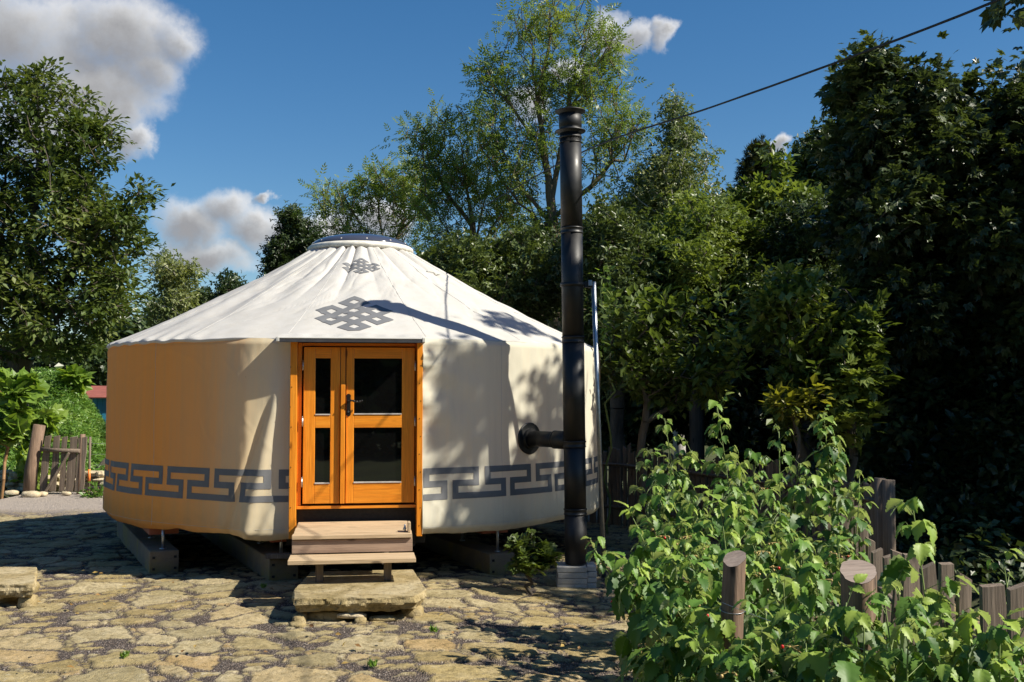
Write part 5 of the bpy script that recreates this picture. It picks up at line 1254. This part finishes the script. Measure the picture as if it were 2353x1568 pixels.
def fence(name, label, pts, n, top, seed, w_=(.06, .1), rails=(.35, .75), yoff=.045, m='oldwood', gaps=1.0, tfun=None):
    rg = R_(seed); pts = np.array(pts, float); seg = np.linalg.norm(np.diff(pts, axis=0), axis=1); cum = np.concatenate([[0], np.cumsum(seg)])
    root = empty(name, (pts[0][0], pts[0][1], float(terrain(pts[0][0], pts[0][1]))), label, 'fence')
    def at(s):
        i = min(np.searchsorted(cum, s, 'right')-1, len(seg)-1); f = (s-cum[i])/seg[i]; q = pts[i]*(1-f)+pts[i+1]*f
        d = pts[i+1]-pts[i]; return q, math.atan2(d[1], d[0])
    for k in range(n):
        s = (k+.5+.25*(rg.random()-.5))/n*cum[-1]; q, a = at(s); z = float(terrain(q[0], q[1]))
        tz = top(s/cum[-1])+.05*rg.standard_normal() if tfun is None else tfun(k)
        mb = MB(); picket(mb, q[0], q[1], z-.1, tz, rg.uniform(*w_), rg.uniform(.02, .035), a+rg.uniform(-.12, .12), rg.uniform(-.02, .02), seed*100+k, rg.uniform(.75, 1), rg.uniform(-.03, .03))
        mb.build('picket', M[m], root)
    for h_ in rails:
        P_ = []; 
        for s in np.linspace(0, cum[-1], 12):
            q, a = at(s); nx, ny = -math.sin(a), math.cos(a); P_.append((q[0]+nx*yoff, q[1]+ny*yoff, float(terrain(q[0], q[1]))+h_*(top(s/cum[-1])-float(terrain(q[0], q[1])))+.012*rg.standard_normal()))
        mb = MB(); mb.tube(P_, .026, 7, seed=seed, rough=.1); mb.build('fence_rail', M[m], root, smooth=True)
    return root
b0 = P(1385, 1000, 15.8)[:2]; b1 = P(1700, 1000, 13.4)[:2]; b2 = P(2030, 1000, 10.9)[:2]
fence('paling_fence', 'dark weathered paling fence behind the yurt and the raspberry bed', [b0-np.array([1.4, -.4]), b0, b1, b2], 62, lambda t: 1.10-.12*t, 3, w_=(.065, .10), rails=(.25, .82), yoff=-.05)
for k, (px, Y, zt_, r_) in enumerate(((2018, 10.7, 1.06, .055), (2038, 10.6, 1.05, .06))):
    q = P(px, 1000, Y); z = float(terrain(q[0], q[1])); mb = MB(); mb.tube([(q[0], q[1], z-.1), (q[0]+.01, q[1], zt_)], r_, 10, seed=k, rough=.06)
    tag(mb.build('fence_post', M['oldwood'], loc=(q[0], q[1], z), smooth=True), ['left of the twin round posts at the corner of the paling fence', 'right of the twin round posts at the corner of the paling fence'][k], 'post')
# near split-paling fence on the right: each paling measured from the photo
fp = [(1905, 1152, 8.6, 24), (1922, 1148, 8.5, 20), (1942, 1143, 8.4, 30), (1965, 1165, 8.0, 22), (1978, 1185, 7.8, 22), (1990, 1205, 7.5, 22), (2003, 1240, 7.2, 20), (2013, 1265, 7.0, 26), (2034, 1278, 6.8, 22), (2063, 1270, 6.4, 36), (2100, 1275, 6.2, 44), (2140, 1300, 6.0, 34), (2180, 1295, 5.8, 32), (2214, 1322, 5.5, 28), (2272, 1345, 5.0, 60), (2336, 1346, 4.8, 58), (2400, 1350, 4.6, 55)]
q0 = P(2336, 1346, 4.8)
nf = empty('picket_fence', (q0[0], 4.8, 0), 'split grey picket fence along the right side of the raspberry bed', 'fence')
for k, (px, py, Y, wpx) in enumerate(fp):
    q = P(px, py, Y); mb = MB(); picket(mb, q[0], q[1], -.5, q[2], wpx/F*Y*1.05, .032, .05*math.sin(k*2.1)+.1, .02*math.sin(k), 900+k, .92, .02*math.cos(k*1.7)); mb.build('picket', M['oldwood'], nf)
for dz in (.30, .72):
    P_ = [tuple(P(px, py, Y)-np.array([-.0, -.05, dz])) for px, py, Y, _ in fp]
    zz_ = np.poly1d(np.polyfit(range(len(P_)), [p[2] for p in P_], 2)); P_ = [(p[0], p[1], zz_(i)) for i, p in enumerate(P_)]
    mb = MB(); mb.tube(P_, .022, 7, seed=4, rough=.1); mb.build('fence_rail', M['oldwood'], nf, smooth=True)
# log posts in the bed
def log_post(px, py, Y, r_, lean, lab, tiltx, cat='post'):
    q = P(px, py, Y); n = 36; vs = []; rg = R_(int(px)); ta_ = np.arange(n)*2*PI/n; prof = 1+.05*np.sin(2*ta_+px)+.03*np.sin(3*ta_+1)+.02*np.sin(7*ta_)+.012*rg.standard_normal(n); pr2 = 1+.012*rg.standard_normal((9, n))
    for i in range(9):
        f = i/8; z = -.3+(q[2]+.3)*f; cx_ = q[0]-lean*(1-f)
        for j in range(n):
            a = 2*PI*j/n; r = r_*prof[j]*pr2[i, j]; zz_ = z+((tiltx*math.cos(a)*.022+.45*r_*math.sin(a))*r/r_ if i == 8 else 0)
            vs.append((cx_+r*math.cos(a), q[1]+r*math.sin(a), zz_))
    fs = [(i*n+j, i*n+(j+1) % n, (i+1)*n+(j+1) % n, (i+1)*n+j) for i in range(8) for j in range(n)]
    root = empty('log_post' if cat == 'post' else 'stump_post', (q[0]-lean, q[1], 0), lab, cat)
    mb = MB(); mb.add(vs, fs); mb.build('log', M['logwood'], root, smooth=True)
    mb = MB(); ce = (q[0], q[1], q[2]); top = [(v[0], v[1], v[2]+.0015) for v in vs[8*n:]]; mb.add(top+[ce], [(j, (j+1) % n, n) for j in range(n)]); mb.build('sawn_end', M['logend'], root)
    return root
log_post(1688, 1284, 5.3, .057, .07, 'slanting cut log post standing in the raspberry bed', 1.0)
log_post(1972, 1313, 4.9, .084, -.02, 'thick round stump post with pale sawn top in the raspberries', .4, 'stump')
mb = MB(); w1 = P(1660, 1385, 5.25); w2 = P(2353, 1560, 4.3); mb.tube([tuple(w1*(1-t)+w2*t-np.array([0, 0, .05*4*t*(1-t)])) for t in np.linspace(0, 1, 20)], .0014, 5)
tag(mb.build('fence_wire', M['steel'], loc=tuple(w1), smooth=True), 'thin wire running from the slanting log post to the lower right', 'wire')
mb = MB(); mb.tube([(q_[0], q_[1], q_[2]) for q_ in [(P(1683, 1400, 5.3)+np.array([.062*math.cos(a), .062*math.sin(a), .012*math.sin(a)])) for a in np.linspace(0, 2*PI, 20)]], .0016, 5)
tag(mb.build('wire_loop', M['steel'], loc=tuple(P(1683, 1400, 5.3)), smooth=True), 'wire wound round the slanting log post', 'wire')

# maple sapling in front of the yurt
g0 = at_ground(1221, 10.05); g0 = (g0[0], g0[1], g0[2]-.02)
make_tree('maple_sapling', 'knee high maple sapling growing from the paving beside the yurt', 'young tree', [[g0, tp(1222, 1330, 10.05), tp(1219, 1280, 10.05), tp(1222, 1225, 10.05)], [tp(1220, 1300, 10.05), tp(1265, 1285, 10.0)], [tp(1220, 1290, 10.05), tp(1180, 1260, 10.1)]],
    [(1222, 1228, 14, 12, 10.05, .06), (1190, 1245, 26, 16, 10.05, .12), (1195, 1275, 30, 14, 10, .14), (1235, 1262, 30, 16, 10.1, .14), (1262, 1282, 22, 14, 10, .12), (1232, 1302, 40, 14, 9.95, .15), (1200, 1300, 24, 10, 10, .12)], 56, 7, .075, T_MAPLE, LM['hazel'], M['bark'], rt=.018, seed=801, spread=.03, step=.05, tipr=.0025, upn=2.2, upb=.2, surf=.7)

# gate on the left
GY = 19.4
def gx_(px, Y=GY): return P(px, 1000, Y)[0]
gate = empty('garden_gate', (gx_(135), GY, .08), 'small rustic wooden gate of uneven palings', 'gate')
gz = .1
def gzz(py, Y=GY): return P(CX, py, Y)[2]
post = MB(); post.tube([(gx_(70), GY, gz-.1), (gx_(73), GY, gzz(1080)), (gx_(90), GY, gzz(977))], [.125, .115, .105], 12, seed=7, rough=.05)
tag(post.build('gate_post', M['logwood'], loc=(gx_(70), GY, gz), smooth=True), 'thick leaning log post at the left of the small gate', 'post')
for k, (px, py, wp, lx) in enumerate(((112, 1002, 15, -8), (133, 1002, 14, -8), (151, 1004, 12, -5), (173, 1004, 19, -10), (192, 1005, 20, -6))):
    a = MB(); picket(a, gx_(px+lx), GY-.03, gz+.04, gzz(py), wp/F*GY, .03, 0, -lx/F*GY, 1000+k, .95, .01); a.build('paling', M['oldwood'], gate)
a = MB(); a.tube([(gx_(184), GY, gz-.1), (gx_(188), GY, gzz(1090)), (gx_(190), GY, gzz(998))], [.05, .06, .05], 10, seed=3, rough=.08); a.build('end_stile', M['logwood'], gate, smooth=True)
for (x0, y0_, x1, y1_) in ((100, 1032, 188, 1036), (94, 1141, 184, 1146)):
    a = MB(); a.tube([(gx_(x0), GY-.07, gzz(y0_)), (gx_((x0+x1)/2), GY-.075, gzz((y0_+y1_)/2+1)), (gx_(x1), GY-.07, gzz(y1_))], .035, 8, seed=x0, rough=.1); a.build('gate_rail', M['oldwood'], gate, smooth=True)
a = MB(); a.beam((gx_(108), GY-.12, gzz(1140)), (gx_(166), GY-.12, gzz(1040)), .03, .08, up=(0, 1, 0)); a.build('brace', M['oldwood'], gate, bevel=.005)
p = MB(); p.tube([(gx_(199), GY+.15, gz-.1), (gx_(200), GY+.15, gzz(1005))], .022, 8, rough=.05); fpz = p.build('marker_post', M['oldwood'], loc=(gx_(199), GY+.15, gz), smooth=True)
tag(fpz, 'thin post wrapped with orange tape right of the small gate', 'post')
p = MB(); p.tube([(gx_(199.3), GY+.15, gzz(1108)), (gx_(199.4), GY+.15, gzz(1080))], .026, 10); p.build('orange_tape', M['orange'], fpz, smooth=True)
p = MB(); p.tube([(gx_(207, 21), 21, gzz(1108, 21)), (gx_(262, 21), 21, gzz(1050, 21))], .09, 10, seed=3, rough=.06)
tag(p.build('leaning_log', M['bark'], loc=(gx_(210, 21), 21, .5), smooth=True), 'dark log leaning up towards the left side of the yurt', 'log')
wf_ = empty('wire_fence', (gx_(200), GY+.2, .1), 'thin wire netting between the gate and the yurt', 'fence')
for z_ in np.linspace(.2, 1.0, 5):
    p = MB(); p.tube([(gx_(200), GY+.2, z_), (gx_(330), GY+.4, z_)], .003, 4); p.build('wire', M['steel'], wf_)
p = MB(); p.tube([(gx_(330), GY+.4, .0), (gx_(330), GY+.4, 1.1)], .03, 8); p.build('fence_stake', M['oldwood'], wf_, smooth=True)
# low dry stone wall behind the gate
mb = MB(); rg = R_(9); c0 = None
for k in range(150):
    x = rg.uniform(gx_(-40, 20.2), gx_(330, 20.2)); z_ = .05+.11*(k % 4)*rg.uniform(.8, 1); c = (x, 20.25+.06*rg.standard_normal(), z_+.05)
    rock(mb, c, (rg.uniform(.07, .17), .12, rg.uniform(.04, .07)), 300+k, n=8)
tag(mb.build('dry_stone_wall', M['palestone'], loc=(gx_(150, 20.2), 20.2, .1), smooth=False), 'low wall of pale rubble stones behind the gate', 'wall')
for k, (px, Y, s) in enumerate(((75, 18.9, .16), (30, 19.2, .12), (100, 19.0, .1), (155, 19.1, .09), (215, 19.1, .1))):
    mb = MB(); x = gx_(px, Y); rock(mb, (x, Y, .12), (s, s*.7, s*.4), 500+k)
    tag(mb.build('rubble_stone', M['palestone'], loc=(x, Y, .1), smooth=True), ['largest flat stone at the foot of the leaning gate post', 'pale stone left of the leaning gate post', 'small stone under the left end of the gate', 'small stone under the middle of the gate', 'small stone right of the gate below the orange taped post'][k], 'stone')
# shed
sx0, sx1 = gx_(170, 33), gx_(330, 33)
shed = empty('shed', (sx0, 33, 1), 'low blue shed with rusty red roof half hidden by the yurt', 'shed')
mb = MB(); zr0, zr1 = gzz(915, 33), gzz(892, 33.9)
mb.add([(gx_(200, 33), 33, zr0), (sx1, 33, zr0), (sx1, 36, gzz(891, 36)), (gx_(176, 36), 36, gzz(889, 36)), (gx_(200, 33), 33, zr0+.03), (sx1, 33, zr0+.03), (sx1, 36, gzz(891, 36)+.04), (gx_(176, 36), 36, gzz(889, 36)+.04)],
       [(0, 1, 2, 3), (7, 6, 5, 4), (0, 4, 5, 1), (1, 5, 6, 2), (2, 6, 7, 3), (3, 7, 4, 0)])
M['rust'] = m_plain('rusty_red_roof', (.26, .075, .05), rough=.7, scale=4); M['blue'] = m_plain('blue_boards', (.03, .22, .36), rough=.6, scale=3)
mb.build('roof', M['rust'], shed)
for k in range(14):
    x = gx_(212, 33.2)+k*.16
    mb = MB(); mb.box(x, x+.15, 33.15+.008*(k % 2), 33.2+.008*(k % 2), .2, zr0-.002); mb.build('wall_board', M['blue'], shed)
mb = MB(); mb.box(gx_(212, 33.2), sx1-.1, 33.25, 35.8, .2, zr0-.01); mb.build('wall', M['blackflat'], shed)
# stakes along the crest
for k, (px, h_) in enumerate(((112, .35), (132, .2), (146, .2), (206, .42), (231, .18), (262, .28), (174, .2))):
    pxx = px*.4352*2.24/2.24 if False else (px/2.24)*.5882*1.0
    pxx = px/1120*500*.5882*1.0; 
    x = gx_(pxx*1.0, 27.3); z = float(terrain(x, 27.3)); mb = MB(); mb.tube([(x, 27.3, z), (x+.02, 27.3, z+.25+h_)], .035, 6, seed=k, rough=.1)
    tag(mb.build('crest_stake', M['oldwood'], loc=(x, 27.3, z)), 'thin weathered stake on the crest of the green bank', 'stake', 'stakes along the crest of the green bank')
# grape vines at the left edge
make_tree('grape_vine', 'grape vine with big bright leaves at the very left edge', 'vine', [[gb(10, 18.6), tp(14, 1060, 18.6), tp(30, 960, 18.6), tp(34, 880, 18.6)]], [(20, 890, 44, 36, 18.6, .3), (30, 950, 30, 50, 18.6, .3), (70, 895, 24, 20, 18.6, .2), (8, 1000, 20, 30, 18.6, .2)], 44, 5, .26, T_VINE, LM['vine'], M['redstem'], rt=.03, seed=901, spread=.08, tipr=.008, step=.25)
make_tree('grape_vine', 'yellowish young grape vine climbing behind the leaning gate post', 'vine', [[gb(96, 19.9), tp(98, 1000, 19.9), tp(92, 940, 19.9)]], [(90, 945, 26, 20, 19.9, .2), (118, 958, 20, 14, 19.9, .2), (60, 1000, 26, 50, 19.9, .3), (70, 1080, 24, 40, 19.9, .3)], 36, 5, .24, T_VINE, LM['vine'], M['stem'], rt=.025, seed=902, spread=.08, tipr=.007, step=.25)
make_tree('grape_vine', 'small leafy vine shoot standing on the crest in front of the shed roof', 'vine', [[gb(168, 27), tp(168, 880, 27)]], [(168, 868, 16, 20, 27, .3), (156, 890, 12, 12, 27, .3)], 16, 5, .3, T_VINE, LM['vine'], M['stem'], rt=.02, seed=903, spread=.08, tipr=.006, step=.25)
make_tree('weed_clump', 'dry leafy weed clump between the gate and the yurt', 'plant', [[gb(225, 18.9), tp(222, 1130, 18.9)]], [(220, 1135, 24, 20, 18.9, .2)], 30, 8, .09, T_OVAL, LM['weed'], M['redstem'], rt=.012, seed=904, spread=.06, tipr=.004, step=.2)

# a few fallen leaves on the paving
rg = R_(321); n_ = 130; fx = rg.uniform(-5, 1.8, n_); fy = rg.uniform(6.8, 11.5, n_); fpos = np.stack([fx, fy, terrain(fx, fy)+.035+.01*rg.random(n_)], -1); fd = rg.standard_normal((n_, 3)); fd[:, 2] *= .15
M['dryleaf'] = m_leaf('fallen_leaf_surface', (.12, .06, .02), (.25, .14, .04), (.38, .28, .08), .1)
leaf_mesh('fallen_leaves', fpos, fd, np.array([0, 0, 1.])+.3*rg.standard_normal((n_, 3)), .03+.03*rg.random(n_), T_OVAL, M['dryleaf'], loc=(0, 9, 0), kind='stuff')
for k, (px, py) in enumerate(((395, 1303), (1000, 1440), (300, 1500), (610, 1345), (860, 1520))):
    Y = 1.8*F/(py-909); g_ = at_ground(px, Y); n_ = 26; rg = R_(700+k)
    pp = np.array(g_)+rg.standard_normal((n_, 3))*np.array([.014, .014, .0])+np.array([0, 0, -.005]); dd = rg.standard_normal((n_, 3))*.6; dd[:, 2] = 1
    o_ = leaf_mesh('weed_tuft', pp, dd, rg.standard_normal((n_, 3)), .035+.03*rg.random(n_), T_SLIM, LM['weed'], loc=g_)
    tag(o_, ['tiny weed tuft at the foot of the left concrete beam', 'tiny weed tuft in a joint right of the step slab', 'tiny weed tuft among the front left paving stones', 'tiny weed tuft left of the wooden steps', 'tiny weed tuft in front of the step slab'][k], 'weed')
